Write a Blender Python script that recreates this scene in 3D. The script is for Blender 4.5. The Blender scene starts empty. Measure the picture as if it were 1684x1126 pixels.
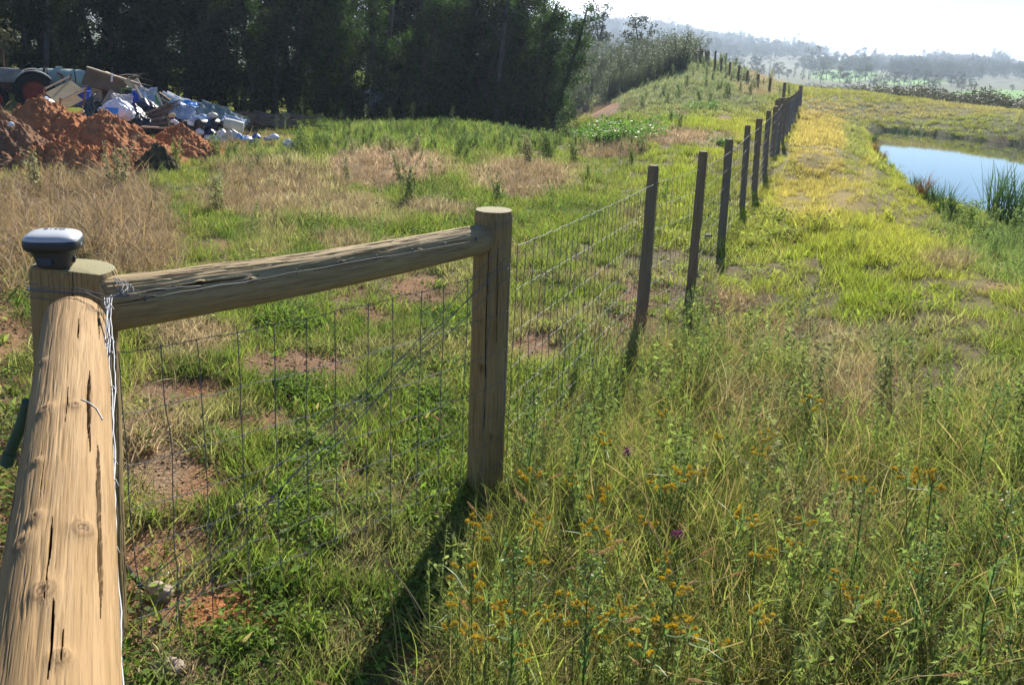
import bpy, bmesh, math, random
import numpy as np
from mathutils import Vector, Matrix, Quaternion

sc = bpy.context.scene
C = sc.collection
R = math.radians
# ------------------------------------------------------------------ camera
H = 1.85
PITCH, ROLL, F = 18.0, 3.2, 1500.0
cp, sp = math.cos(R(PITCH)), math.sin(R(PITCH))
FW = np.array((0, cp, -sp)); U0 = np.array((0, sp, cp)); R0 = np.array((1., 0, 0))
cr, sr = math.cos(R(ROLL)), math.sin(R(ROLL))
RT = R0 * cr + U0 * sr
UP = U0 * cr - R0 * sr
cam_d = bpy.data.cameras.new('camera')
cam = bpy.data.objects.new('camera', cam_d); C.objects.link(cam)
M = Matrix.Identity(4)
for i in range(3):
    M[i][0] = RT[i]; M[i][1] = UP[i]; M[i][2] = -FW[i]
M[0][3], M[1][3], M[2][3] = 0, 0, H
cam.matrix_world = M
cam_d.sensor_width = 36; cam_d.lens = 36 * F / 1684
cam_d.clip_start = .05; cam_d.clip_end = 9000
sc.camera = cam
HAZE = .00038
# ------------------------------------------------------------------ light
SUN_AZ, SUN_EL = 10.5, 31.0         # degrees right of the view direction (+Y), above the horizon
sun_d = bpy.data.lights.new('sun', 'SUN'); sun_d.energy = 5.0; sun_d.angle = R(.5); sun_d.color = (1, .94, .84)
sun = bpy.data.objects.new('sun', sun_d); C.objects.link(sun)
to_sun = Vector((math.sin(R(SUN_AZ)) * math.cos(R(SUN_EL)), math.cos(R(SUN_AZ)) * math.cos(R(SUN_EL)), math.sin(R(SUN_EL))))
sun.rotation_euler = (-to_sun).to_track_quat('-Z', 'Y').to_euler()
w = bpy.data.worlds.new('World'); sc.world = w; w.use_nodes = True
nt = w.node_tree; N = nt.nodes; L = nt.links
bg = N['Background']
sky = N.new('ShaderNodeTexSky'); sky.sky_type = 'NISHITA'; sky.sun_disc = False
sky.sun_elevation = R(SUN_EL); sky.sun_rotation = R(SUN_AZ); sky.dust_density = .2; sky.air_density = 1.0; sky.ozone_density = 3.0
tc = N.new('ShaderNodeTexCoord')
def wmath(op, a, b=None, clamp=False):
    n = N.new('ShaderNodeMath'); n.operation = op; n.use_clamp = clamp
    for i, v in enumerate((a, b)):
        if v is None: continue
        if isinstance(v, (int, float)): n.inputs[i].default_value = v
        else: L.new(v, n.inputs[i])
    return n.outputs[0]
sep = N.new('ShaderNodeSeparateXYZ'); L.new(tc.outputs['Generated'], sep.inputs[0])
zmax = wmath('MAXIMUM', sep.outputs[2], 0.0)
den = wmath('ADD', zmax, .11)
cx = wmath('DIVIDE', sep.outputs[0], den); cy = wmath('DIVIDE', sep.outputs[1], den)
comb = N.new('ShaderNodeCombineXYZ'); L.new(cx, comb.inputs[0]); L.new(cy, comb.inputs[1])
comb.inputs[2].default_value = 3.1
cn = N.new('ShaderNodeTexNoise'); cn.inputs['Scale'].default_value = .62; cn.inputs['Detail'].default_value = 8; cn.inputs['Roughness'].default_value = .58
L.new(comb.outputs[0], cn.inputs['Vector'])
# more cloud towards the horizon, thinning above about five degrees
mr = N.new('ShaderNodeMapRange'); L.new(sep.outputs[2], mr.inputs[0])
mr.inputs[1].default_value = .02; mr.inputs[2].default_value = .085; mr.inputs[3].default_value = .38; mr.inputs[4].default_value = -.03
cs = wmath('ADD', cn.outputs[0], wmath('SUBTRACT', mr.outputs[0], wmath('MAXIMUM', wmath('MULTIPLY', wmath('SUBTRACT', sep.outputs[0], .33), 2.4), 0.0)))
mr2 = N.new('ShaderNodeMapRange'); L.new(cs, mr2.inputs[0]); mr2.interpolation_type = 'SMOOTHSTEP'
mr2.inputs[1].default_value = .56; mr2.inputs[2].default_value = .70
mix = N.new('ShaderNodeMix'); mix.data_type = 'RGBA'
L.new(mr2.outputs[0], mix.inputs[0]); skt = N.new('ShaderNodeMix'); skt.data_type = 'RGBA'; skt.blend_type = 'MULTIPLY'; skt.inputs[0].default_value = 1; skt.inputs[7].default_value = (.56, .80, 1.06, 1); L.new(sky.outputs[0], skt.inputs[6]); L.new(skt.outputs[2], mix.inputs[6])
mix.inputs[7].default_value = (13.5, 13.6, 13.8, 1)
L.new(mix.outputs[2], bg.inputs[0]); bg.inputs[1].default_value = .06
sc.view_settings.view_transform = 'Standard'; sc.view_settings.look = 'None'
sc.view_settings.exposure = 1.1; sc.view_settings.gamma = 1.0
sc.cycles.max_bounces = 8; sc.cycles.diffuse_bounces = 3; sc.cycles.glossy_bounces = 3
sc.cycles.transmission_bounces = 5; sc.cycles.volume_bounces = 0; sc.cycles.transparent_max_bounces = 8
sc.cycles.use_denoising = True
sc.cycles.sample_clamp_indirect = 6

# ------------------------------------------------------------------ pixel helpers (photograph pixels, 1684 x 1126)
def ray(px, py):
    d = RT * (px - 842) + UP * (563 - py) + FW * F
    return d
def PY(px, py, Y):            # the point on the ray at forward distance Y
    d = ray(px, py); return Vector(d / d[1] * Y) + Vector((0, 0, H))
def PD(px, py, D):            # the point on the ray at horizontal distance D
    d = ray(px, py); return Vector(d / math.hypot(d[0], d[1]) * D) + Vector((0, 0, H))
def PZ(px, py, depth):        # the point on the ray at this depth along the optical axis
    return Vector(ray(px, py) / F * depth) + Vector((0, 0, H))
def proj(X, Y, Z):            # world -> photograph pixels (arrays)
    x = X * RT[0] + Y * RT[1] + (Z - H) * RT[2]
    y = X * UP[0] + Y * UP[1] + (Z - H) * UP[2]
    z = X * FW[0] + Y * FW[1] + (Z - H) * FW[2]
    z = np.where(z < .05, .05, z)
    return 842 + F * x / z, 563 - F * y / z, z
def sstep(a, b, x):
    t = np.clip((x - a) / (b - a), 0, 1); return t * t * (3 - 2 * t)
# ------------------------------------------------------------------ noise
def _hash(ix, iy, iz, seed):
    n = (ix.astype(np.int64) * 374761393 + iy.astype(np.int64) * 668265263 + iz.astype(np.int64) * 2147483647 + seed * 974634777) & 0xffffffff
    n = ((n ^ (n >> 13)) * 1274126177) & 0xffffffff
    n = n ^ (n >> 16)
    return (n & 0xffff) / 65535.0
def vnoise(x, y, z=0, seed=0):
    x = np.asarray(x, float); y = np.asarray(y, float); z = np.zeros_like(x) + z
    ix, iy, iz = np.floor(x), np.floor(y), np.floor(z)
    fx, fy, fz = x - ix, y - iy, z - iz
    fx, fy, fz = [t * t * (3 - 2 * t) for t in (fx, fy, fz)]
    r = 0
    for dx in (0, 1):
        for dy in (0, 1):
            for dz in (0, 1):
                wgt = (fx if dx else 1 - fx) * (fy if dy else 1 - fy) * (fz if dz else 1 - fz)
                r = r + wgt * _hash(ix + dx, iy + dy, iz + dz, seed)
    return r
def fbm(x, y, z=0, seed=0, oct=4, rough=.5):
    r, a, t, f = 0, 1., 0, 1.
    for i in range(oct):
        r = r + a * vnoise(np.asarray(x) * f, np.asarray(y) * f, np.asarray(z) * f, seed + i * 17); t += a; a *= rough; f *= 2.03
    return r / t
# ------------------------------------------------------------------ mesh helpers
def link(name, me, mat=None, parent=None, loc=None):
    if mat is not None:
        for m in (mat if isinstance(mat, (list, tuple)) else [mat]): me.materials.append(m)
    o = bpy.data.objects.new(name, me); C.objects.link(o)
    if parent is not None: o.parent = parent
    if loc is not None: o.location = loc
    return o
def empty(name, loc=(0, 0, 0), rz=0):
    o = bpy.data.objects.new(name, None); C.objects.link(o); o.location = loc; o.rotation_euler = (0, 0, rz)
    o.empty_display_size = .2
    return o
def tag(o, label=None, cat=None, group=None, kind=None):
    if label: o['label'] = label
    if cat: o['category'] = cat
    if group: o['group'] = group
    if kind: o['kind'] = kind
    return o
def amesh(name, V, Fc, smooth=False, attrs=None):
    """V (n,3), Fc (m,k) all faces of one size; attrs: name -> (n,) floats or (n,3) colours."""
    V = np.asarray(V, np.float32); Fc = np.asarray(Fc, np.int32)
    me = bpy.data.meshes.new(name)
    me.vertices.add(len(V)); me.vertices.foreach_set('co', V.ravel())
    if len(Fc):
        k = Fc.shape[1]
        me.loops.add(Fc.size); me.loops.foreach_set('vertex_index', Fc.ravel())
        me.polygons.add(len(Fc)); me.polygons.foreach_set('loop_start', np.arange(0, Fc.size, k, dtype=np.int32))
        me.polygons.foreach_set('loop_total', np.full(len(Fc), k, np.int32))
        if smooth: me.polygons.foreach_set('use_smooth', np.ones(len(Fc), bool))
    for a, v in (attrs or {}).items():
        v = np.asarray(v, np.float32)
        if v.ndim == 1:
            at = me.attributes.new(a, 'FLOAT', 'POINT'); at.data.foreach_set('value', v)
        else:
            at = me.attributes.new(a, 'FLOAT_COLOR', 'POINT')
            at.data.foreach_set('color', np.c_[v, np.ones(len(v), np.float32)].astype(np.float32).ravel())
    me.update(calc_edges=True); me.validate()
    return me
class MB:
    """collects boxes, tubes and lathes into one mesh"""
    def __init__(s): s.v = []; s.f = []; s.m = []
    def add(s, vs, fs, mi=0):
        b = len(s.v); s.v += [tuple(x) for x in vs]; s.f += [tuple(i + b for i in f) for f in fs]; s.m += [mi] * len(fs)
    def box(s, c, d, rot=None, mi=0, bev=0.0):
        x, y, z = d[0] / 2, d[1] / 2, d[2] / 2
        bm = bmesh.new(); bmesh.ops.create_cube(bm, size=1)
        for v in bm.verts: v.co = Vector((v.co.x * 2 * x, v.co.y * 2 * y, v.co.z * 2 * z))
        if bev > 0: bmesh.ops.bevel(bm, geom=bm.edges[:], offset=bev, segments=2, affect='EDGES')
        q = rot if rot is not None else Matrix.Identity(3)
        c = Vector(c); bm.verts.ensure_lookup_table()
        s.add([q @ v.co + c for v in bm.verts], [[v.index for v in f.verts] for f in bm.faces], mi); bm.free()
    def tube(s, pts, r, n=8, mi=0, caps=True):
        pts = [Vector(p) for p in pts]; rr = r if isinstance(r, (list, tuple)) else [r] * len(pts)
        t = (pts[1] - pts[0]).normalized(); u = t.orthogonal().normalized(); vs, fs = [], []
        for i, p in enumerate(pts):
            if i: 
                t2 = (pts[min(i + 1, len(pts) - 1)] - pts[i - 1]).normalized()
                u = (u - t2 * u.dot(t2)).normalized(); t = t2
            v = t.cross(u)
            for k in range(n):
                a = 2 * math.pi * k / n; vs.append(p + (u * math.cos(a) + v * math.sin(a)) * rr[i])
        for i in range(len(pts) - 1):
            for k in range(n):
                fs.append((i * n + k, i * n + (k + 1) % n, (i + 1) * n + (k + 1) % n, (i + 1) * n + k))
        if caps: fs.append(tuple(range(n))[::-1]); fs.append(tuple((len(pts) - 1) * n + k for k in range(n)))
        s.add(vs, fs, mi)
    def lathe(s, prof, n=24, mat=None, mi=0):
        """prof: (r, z) pairs about local Z; mat a 4x4"""
        mat = mat or Matrix.Identity(4); vs, fs = [], []
        for r, z in prof:
            for k in range(n):
                a = 2 * math.pi * k / n; vs.append(mat @ Vector((r * math.cos(a), r * math.sin(a), z)))
        for i in range(len(prof) - 1):
            for k in range(n): fs.append((i * n + k, i * n + (k + 1) % n, (i + 1) * n + (k + 1) % n, (i + 1) * n + k))
        if prof[0] == prof[-1]: s.add(vs, fs, mi); return
        if prof[0][0] > 1e-4: fs.append(tuple(range(n))[::-1])
        if prof[-1][0] > 1e-4: fs.append(tuple((len(prof) - 1) * n + k for k in range(n)))
        s.add(vs, fs, mi)
    def build(s, name, mat=None, parent=None, smooth=False, loc=None):
        me = bpy.data.meshes.new(name); me.from_pydata(s.v, [], s.f)
        me.polygons.foreach_set('material_index', s.m)
        if smooth:
            me.polygons.foreach_set('use_smooth', [True] * len(me.polygons))
            me.set_sharp_from_angle(angle=R(40))
        me.update()
        return link(name, me, mat, parent, loc)
def rotz(a): return Matrix.Rotation(a, 3, 'Z')
def eul(x, y, z): 
    from mathutils import Euler
    return Euler((x, y, z)).to_matrix()
def children(o): return [c for c in bpy.data.objects if c.parent is o]
def copy_thing(root, loc=None, rot=None, scale=None, kids=None):
    r = root.copy(); C.objects.link(r)
    if loc is not None: r.location = loc
    if rot is not None: r.rotation_euler = rot
    if scale is not None: r.scale = scale
    for ch in (kids if kids is not None else children(root)):
        c = ch.copy(); C.objects.link(c); c.parent = r
    return r
# ------------------------------------------------------------------ material helpers
class NT:
    def __init__(s, name):
        s.m = bpy.data.materials.new(name); s.m.use_nodes = True; s.t = s.m.node_tree; s.n = s.t.nodes; s.l = s.t.links
        s.b = s.n['Principled BSDF']; s.out = s.n['Material Output']
    def node(s, t, **k):
        n = s.n.new('ShaderNode' + t)
        for a, v in k.items(): setattr(n, a, v)
        return n
    def set(s, sock, v):
        if hasattr(v, 'links') or isinstance(v, bpy.types.NodeSocket): s.l.new(v, sock)
        else: sock.default_value = (tuple(v) + (1,) if isinstance(v, (tuple, list)) and len(v) == 3 and sock.type == 'RGBA' else v)
    def math(s, op, a, b=0, clamp=False):
        n = s.node('Math', operation=op, use_clamp=clamp); s.set(n.inputs[0], a); s.set(n.inputs[1], b); return n.outputs[0]
    def mix(s, f, a, b, bt='MIX'):
        n = s.node('Mix', data_type='RGBA', blend_type=bt); s.set(n.inputs[0], f); s.set(n.inputs[6], a); s.set(n.inputs[7], b); return n.outputs[2]
    def noise(s, scale, detail=4, rough=.55, vec=None, dist=0):
        n = s.node('TexNoise'); n.inputs['Scale'].default_value = scale; n.inputs['Detail'].default_value = detail
        n.inputs['Roughness'].default_value = rough; n.inputs['Distortion'].default_value = dist
        if vec is not None: s.l.new(vec, n.inputs['Vector'])
        return n.outputs[0]
    def coord(s, which='Object', scale=None):
        t = s.node('TexCoord').outputs[which]
        if scale is None: return t
        mp = s.node('Mapping'); s.l.new(t, mp.inputs[0]); mp.inputs['Scale'].default_value = scale; return mp.outputs[0]
    def ramp(s, f, a, b):
        n = s.node('MapRange', interpolation_type='SMOOTHSTEP'); s.set(n.inputs[0], f); n.inputs[1].default_value = a; n.inputs[2].default_value = b
        return n.outputs[0]
    def attr(s, name, typ='GEOMETRY', out='Fac'):
        return s.node('Attribute', attribute_name=name, attribute_type=typ).outputs[out]
    def bump(s, h, strength=.5, dist=.01):
        n = s.node('Bump'); n.inputs['Strength'].default_value = strength; n.inputs['Distance'].default_value = dist
        s.set(n.inputs['Height'], h); s.l.new(n.outputs[0], s.b.inputs['Normal'])
    def base(s, c, rough=.8, spec=.3, metal=0):
        s.set(s.b.inputs['Base Color'], c); s.set(s.b.inputs['Roughness'], rough); s.b.inputs['Specular IOR Level'].default_value = spec
        s.b.inputs['Metallic'].default_value = metal
        return s.m
def simple(name, c, rough=.7, spec=.3, metal=0, var=.25, scale=6, bump=0):
    t = NT(name); n = t.noise(scale, 6, .6, t.coord())
    c2 = tuple(x * (1 - var) for x in c); c1 = tuple(min(1, x * (1 + var * .6)) for x in c)
    t.base(t.mix(t.ramp(n, .3, .7), c2, c1), rough, spec, metal)
    if bump: t.bump(n, bump, .02)
    return t.m
def leafmat(name, trans=.4, rough=.55, spec=.25, inst=True, c1=None, c2=None, hue=.0):
    """leaves and blades: tint from the instancer (or two own colours), varied per blade, with light passing through"""
    t = NT(name)
    r = t.attr('rnd')
    if inst:
        col = t.node('Attribute', attribute_name='tint', attribute_type='INSTANCER').outputs['Color']
        d = t.attr('dry'); 
        col = t.mix(t.math('MULTIPLY', d, .75), col, (.36, .27, .13))
        v = t.math('ADD', t.math('MULTIPLY', r, .9), .55)
        col = t.mix(1.0, col, (1, 1, 1), 'MULTIPLY')
        hs = t.node('HueSaturation'); t.set(hs.inputs['Value'], v); t.l.new(col, hs.inputs['Color']); col = hs.outputs[0]
    else:
        orr = t.node('ObjectInfo').outputs['Random']
        f = t.math('ADD', t.math('MULTIPLY', r, .65), t.math('MULTIPLY', orr, .35))
        col = t.mix(f, c1, c2)
    t.base(col, rough, spec)
    tr = t.node('BsdfTranslucent'); 
    hs2 = t.node('HueSaturation'); hs2.inputs['Saturation'].default_value = 1.1; hs2.inputs['Value'].default_value = 1.25; t.l.new(col, hs2.inputs['Color'])
    t.l.new(hs2.outputs[0], tr.inputs['Color'])
    mx = t.node('MixShader'); mx.inputs[0].default_value = trans
    t.l.new(t.b.outputs[0], mx.inputs[1]); t.l.new(tr.outputs[0], mx.inputs[2]); t.l.new(mx.outputs[0], t.out.inputs['Surface'])
    return t.m

# ------------------------------------------------------------------ terrain
cps = []
def cz(px, py, D): p = PD(px, py, D); cps.append((p.x, p.y, p.z))
def cw(x, y, z): cps.append((x, y, z))
for a in (-60, -40, -20, 0, 20, 40, 60):
    for d in (1.0, 2.2): cw(d * math.sin(R(a)), d * math.cos(R(a)), 0)
FENCE = [  # top px, base px, height of post
    ((812, 345), (797, 808), None), ((1075, 272), (1054, 532), 1.2), ((1157, 249), (1136, 476), 1.2), ((1200, 229), (1186, 402), 1.2),
    ((1230, 206), (1220, 345), 1.2), ((1249, 195), (1240, 318), 1.2), ((1264.5, 182), (1257, 286), 1.2), ((1276, 175), (1269, 265), 1.2),
    ((1285, 161), (1277, 252), 1.42), ((1292, 161), (1286, 236), 1.25), ((1298, 160), (1292, 226), 1.22), ((1303, 157.5), (1297, 216), 1.2),
    ((1306.5, 155), (1301, 208), 1.2), ((1310, 152), (1305, 201), 1.2), ((1313.5, 149), (1309, 195), 1.2), ((1317.6, 141), (1314, 189), 1.4)]
fence_pts = []
for tp, bp, h in FENCE:
    if h is None:
        top = PY(tp[0], tp[1], 3.586); base = PY(bp[0], bp[1], 3.586)
    else:
        a, b = ray(*tp), ray(*bp); Y = h / (a[2] / a[1] - b[2] / b[1]); top, base = PY(*tp, Y), PY(*bp, Y)
    fence_pts.append((base, top)); cw(base.x, base.y, base.z)
    if h: cw(base.x + .9, base.y - .1, base.z)
FENCE2 = [((1291, 136), (1288, 165), 45), ((1267.5, 129), (1264, 160.5), 50), ((1248, 122), (1245, 152.5), 53), ((1230, 116), (1228, 143.5), 57),
          ((1216, 108), (1213.5, 137), 59), ((1201, 102), (1199, 131), 61), ((1187, 96), (1185.5, 123), 64), ((1177, 84), (1175, 117.5), 60), ((1166, 84), (1164.5, 112), 63)]
fence2_pts = []
for tp, bp, D in FENCE2:
    base = PD(*bp, D); a = ray(*bp); top = PY(*tp, base.y); fence2_pts.append((base, top)); cw(base.x, base.y, base.z)
for p in ((100, 620, 4.9), (300, 400, 9.5), (0, 500, 7.0), (600, 400, 9.2), (900, 400, 9.0), (300, 310, 15), (600, 290, 16), (0, 300, 16), (900, 290, 15.5),
          (800, 215, 28), (650, 212, 28), (500, 216, 27), (400, 245, 22), (150, 285, 17.5), (60, 176, 32), (0, 190, 30), (150, 200, 27), (300, 215, 25),
          (930, 235, 40), (800, 232, 40), (650, 222, 40), (500, 210, 40), (250, 170, 38), (100, 160, 40), (0, 150, 42),
          (930, 240, 60), (650, 210, 60), (300, 170, 60), (0, 140, 60),
          (1000, 262, 22), (1000, 228, 30), (1080, 235, 24), (1130, 215, 27), (960, 262, 22), (985, 183, 44), (950, 200, 42), (1050, 150, 50), (1140, 110, 60), (1100, 130, 56),
          (1185, 195, 34), (1240, 165, 42), (1150, 160, 42), (1100, 190, 36),
          (960, 112, 78), (1060, 106, 82), (1140, 98, 75), (1200, 108, 75),
          (1340, 175, 44), (1340, 152, 65), (1400, 200, 32), (1400, 150, 66), (1500, 170, 62), (1600, 187, 58), (1684, 203, 54), (1900, 220, 52),
          (1340, 250, 19.5), (1400, 300, 15), (1400, 400, 10), (1560, 440, 9.5), (1684, 480, 8.5), (1684, 700, 4.9), (1300, 600, 6.0), (1700, 1000, 3.0),
          (1900, 500, 9), (1340, 350, 12.5), (1460, 370, 13.5), (1620, 400, 14.5)): cz(*p)
for px_, y_ in ((1330, -1.9), (1400, -2.3), (1500, -2.7), (1600, -3.0), (1684, -3.2), (1900, -3.6)):
    d_ = ray(px_, 150); h_ = math.hypot(d_[0], d_[1]); cw(d_[0] / h_ * 86, d_[1] / h_ * 86, y_)
# ---- the pond outline, on its own level
PZL = -1.42
def PL(px, py, z): d = ray(px, py); t = (z - H) / d[2]; return (d[0] * t, d[1] * t)
pond = [PL(*p, PZL) for p in ((1419, 214), (1432, 236), (1447, 262), (1474, 292), (1502, 318), (1540, 345), (1580, 362), (1640, 374), (1700, 384), (1900, 430), (2300, 520),
                              (2500, 320), (2100, 275), (1900, 259), (1684, 239), (1640, 234), (1560, 225), (1480, 216))]
def pond_sd(X, Y):            # signed distance to the pond's edge, negative inside
    P = np.array(pond); d = np.full(X.shape, 1e9); ins = np.zeros(X.shape, bool); n = len(P)
    for i in range(n):
        a, b = P[i], P[(i + 1) % n]; e = b - a
        t = np.clip(((X - a[0]) * e[0] + (Y - a[1]) * e[1]) / (e @ e), 0, 1)
        d = np.minimum(d, np.hypot(X - a[0] - t * e[0], Y - a[1] - t * e[1]))
        c = ((a[1] > Y) != (b[1] > Y)) & (X < (b[0] - a[0]) * (Y - a[1]) / (b[1] - a[1] + 1e-12) + a[0]); ins ^= c
    return np.where(ins, -d, d)
for i, p in enumerate(pond):
    if i in (0, 2, 4, 5, 6, 7, 8, 12, 14, 15, 17): cw(p[0], p[1], PZL + .12)
CP = np.array(cps)
def _uv(X, Y):
    az = np.arctan2(X, np.maximum(Y, 1e-6)); az = np.where(Y < 0, np.sign(X) * (math.pi / 2), az); az = np.clip(az, -1.05, 1.05)
    D = np.clip(np.hypot(X, Y), 1.0, 86.0)
    return az * 2.4, np.log(D)
U, Vv = _uv(CP[:, 0], CP[:, 1])
def _phi(r2): return np.where(r2 > 1e-12, r2 * np.log(r2 + 1e-12) * .5, 0)
n_ = len(CP)
A = np.zeros((n_ + 3, n_ + 3)); A[:n_, :n_] = _phi((U[:, None] - U) ** 2 + (Vv[:, None] - Vv) ** 2) + np.eye(n_) * 2e-3
A[:n_, n_] = 1; A[:n_, n_ + 1] = U; A[:n_, n_ + 2] = Vv; A[n_:, :n_] = A[:n_, n_:].T
Wt = np.linalg.solve(A, np.r_[CP[:, 2], 0, 0, 0])
FD = np.log([86, 110, 160, 240, 340, 450, 600, 800]); FZ = [0, -3.2, -6.0, -6.6, -5.6, -4.4, -2.5, 0]
SKX = [900, 1000, 1050, 1100, 1160, 1220, 1300, 1400, 1440, 1500, 1530, 1600, 1650, 1684, 1900]
SKY = [48, 49, 54, 57, 70, 76, 84, 103, 110, 112, 110, 110, 114, 123, 128]
_ska = []; 
for a, b in zip(SKX, SKY):
    d = ray(a, b); _ska.append((math.atan2(d[0], d[1]), math.atan2(d[2], math.hypot(d[0], d[1]))))
_ska = np.array(_ska)
def terrain(X, Y, detail=True):
    X = np.asarray(X, float); Y = np.asarray(Y, float); shp = X.shape; X = X.ravel(); Y = Y.ravel()
    out = np.empty(len(X))
    for s in range(0, len(X), 60000):
        x, y = X[s:s + 60000], Y[s:s + 60000]; u, v = _uv(x, y)
        z = _phi((u[:, None] - U) ** 2 + (v[:, None] - Vv) ** 2) @ Wt[:n_] + Wt[n_] + Wt[n_ + 1] * u + Wt[n_ + 2] * v
        back = sstep(1.2, 2.2, np.abs(np.arctan2(x, y))); z = z * (1 - back)
        D = np.hypot(x, y); az = np.arctan2(x, y)
        el = np.interp(az, _ska[:, 0], _ska[:, 1])
        zsk = H + np.tan(el) * 1500
        f = sstep(math.log(600), math.log(1500), np.log(np.maximum(D, 1)))
        zf = np.interp(np.log(np.maximum(D, 1)), FD, FZ)
        zf = zf * (1 - f) + zsk * f - sstep(1500, 3500, D) * 25
        zf += (fbm(x / 90, y / 90, 0, 5, 3) - .5) * 3.5 * sstep(120, 300, D) * (1 - sstep(1200, 1500, D))
        k = sstep(math.log(72), math.log(112), np.log(np.maximum(D, 1)))
        z = z * (1 - k) + zf * k
        sd = pond_sd(x, y)
        near = sstep(6, 0, np.maximum(sd, 0))
        z = np.where(sd < 0, PZL - np.minimum(.9, -sd * .55) - .03, np.where(sd < 6, np.maximum(z, PZL + .06 + np.minimum(sd, 1.0) * .12), z))
        z = np.where((sd > 0) & (sd < 3), np.minimum(z, PZL + .1 + sd * .42 + near * 0), z)
        if detail:
            m = sstep(-.3, .6, sd) * sstep(1.5, 3, D)
            z = z + m * ((fbm(x * 1.9, y * 1.9, 0, 3, 3) - .5) * .09 + (fbm(x * .35, y * .35, 0, 9, 3) - .5) * .30 * sstep(7, 20, D) * (1 - sstep(70, 90, D)))
        out[s:s + 60000] = z
    return out.reshape(shp)
def tz(x, y): return float(terrain(np.array([x]), np.array([y]))[0])
def G(px, py, h=0.0, dmin=1.6, dmax=95):
    """where the ray through a pixel comes within h of the ground"""
    d = ray(px, py); d = d / math.hypot(d[0], d[1])
    D = np.exp(np.linspace(math.log(dmin), math.log(dmax), 700))
    zz = terrain(d[0] * D, d[1] * D) + h; below = (H + d[2] * D) <= zz
    i = int(np.argmax(below)) if below.any() else len(D) - 1
    x, y = d[0] * D[i], d[1] * D[i]
    return Vector((x, y, float(zz[i]) - h))
# ------------------------------------------------------------------ zones, looked up where a ground point falls in the photograph
def blobs(px, py, lst, nz):
    m = np.zeros_like(px)
    for b in lst:
        cx_, cy_, rx, ry = b[:4]; wt = b[4] if len(b) > 4 else 1.
        r = np.hypot((px - cx_) / rx, (py - cy_) / ry) + (nz - .5) * 1.1
        m = np.maximum(m, wt * (1 - sstep(.7, 1.2, r)))
    return m
DRY = [(90, 362, 150, 62, .9), (215, 410, 70, 45), (-60, 400, 120, 120), (640, 278, 110, 30), (470, 300, 100, 36, .55), (420, 338, 90, 25, .6), (1125, 228, 120, 17), (1010, 250, 60, 12, .7), (850, 295, 80, 28, .8), (560, 345, 80, 20, .5),
       (245, 750, 60, 60, .9), (330, 560, 60, 25, .7), (720, 350, 60, 15, .6), (560, 400, 50, 15, .5), (1180, 500, 75, 25, .9), (1400, 650, 130, 60, .6), (1230, 700, 90, 60, .5), (1360, 880, 80, 60, .5),
       (300, 1110, 60, 25, .8), (1050, 560, 70, 30, .7), (1300, 560, 150, 30, .5), (1560, 430, 60, 20, .4), (350, 240, 60, 14, .4), (1240, 100, 30, 14, .4), (1300, 130, 90, 14, .8), (1500, 180, 200, 14, .5), (1250, 145, 40, 14, .5)]
SOIL = [(300, 650, 90, 28), (300, 790, 80, 45), (235, 930, 50, 50), (350, 1010, 110, 45), (480, 600, 90, 28), (520, 610, 60, 15), (700, 480, 60, 30, .9), (640, 440, 40, 16, .8), (885, 570, 45, 25, .9), (30, 545, 50, 28, 1), (230, 600, 50, 20, .7), (420, 700, 80, 22, .8),
        (430, 880, 50, 30, .8), (560, 780, 40, 20, .7), (600, 520, 60, 15, .6), (985, 181, 42, 13), (1190, 196, 32, 9), (1120, 186, 24, 8), (1385, 345, 45, 30, .8), (1420, 350, 30, 12, .7), (1640, 475, 48, 12, 1), (1180, 490, 45, 14, .7), (1440, 330, 30, 12, .5),
        (1560, 280, 20, 8, .5), (380, 480, 60, 14, .6), (860, 520, 60, 20, .5), (1460, 460, 40, 14, .4), (300, 900, 60, 40, .7), (720, 620, 30, 30, .5), (560, 480, 60, 14, .5), (130, 300, 90, 14, .7), (1630, 236, 60, 7, .8), (450, 222, 55, 14, .8), (380, 238, 40, 8, .6)]
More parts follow.
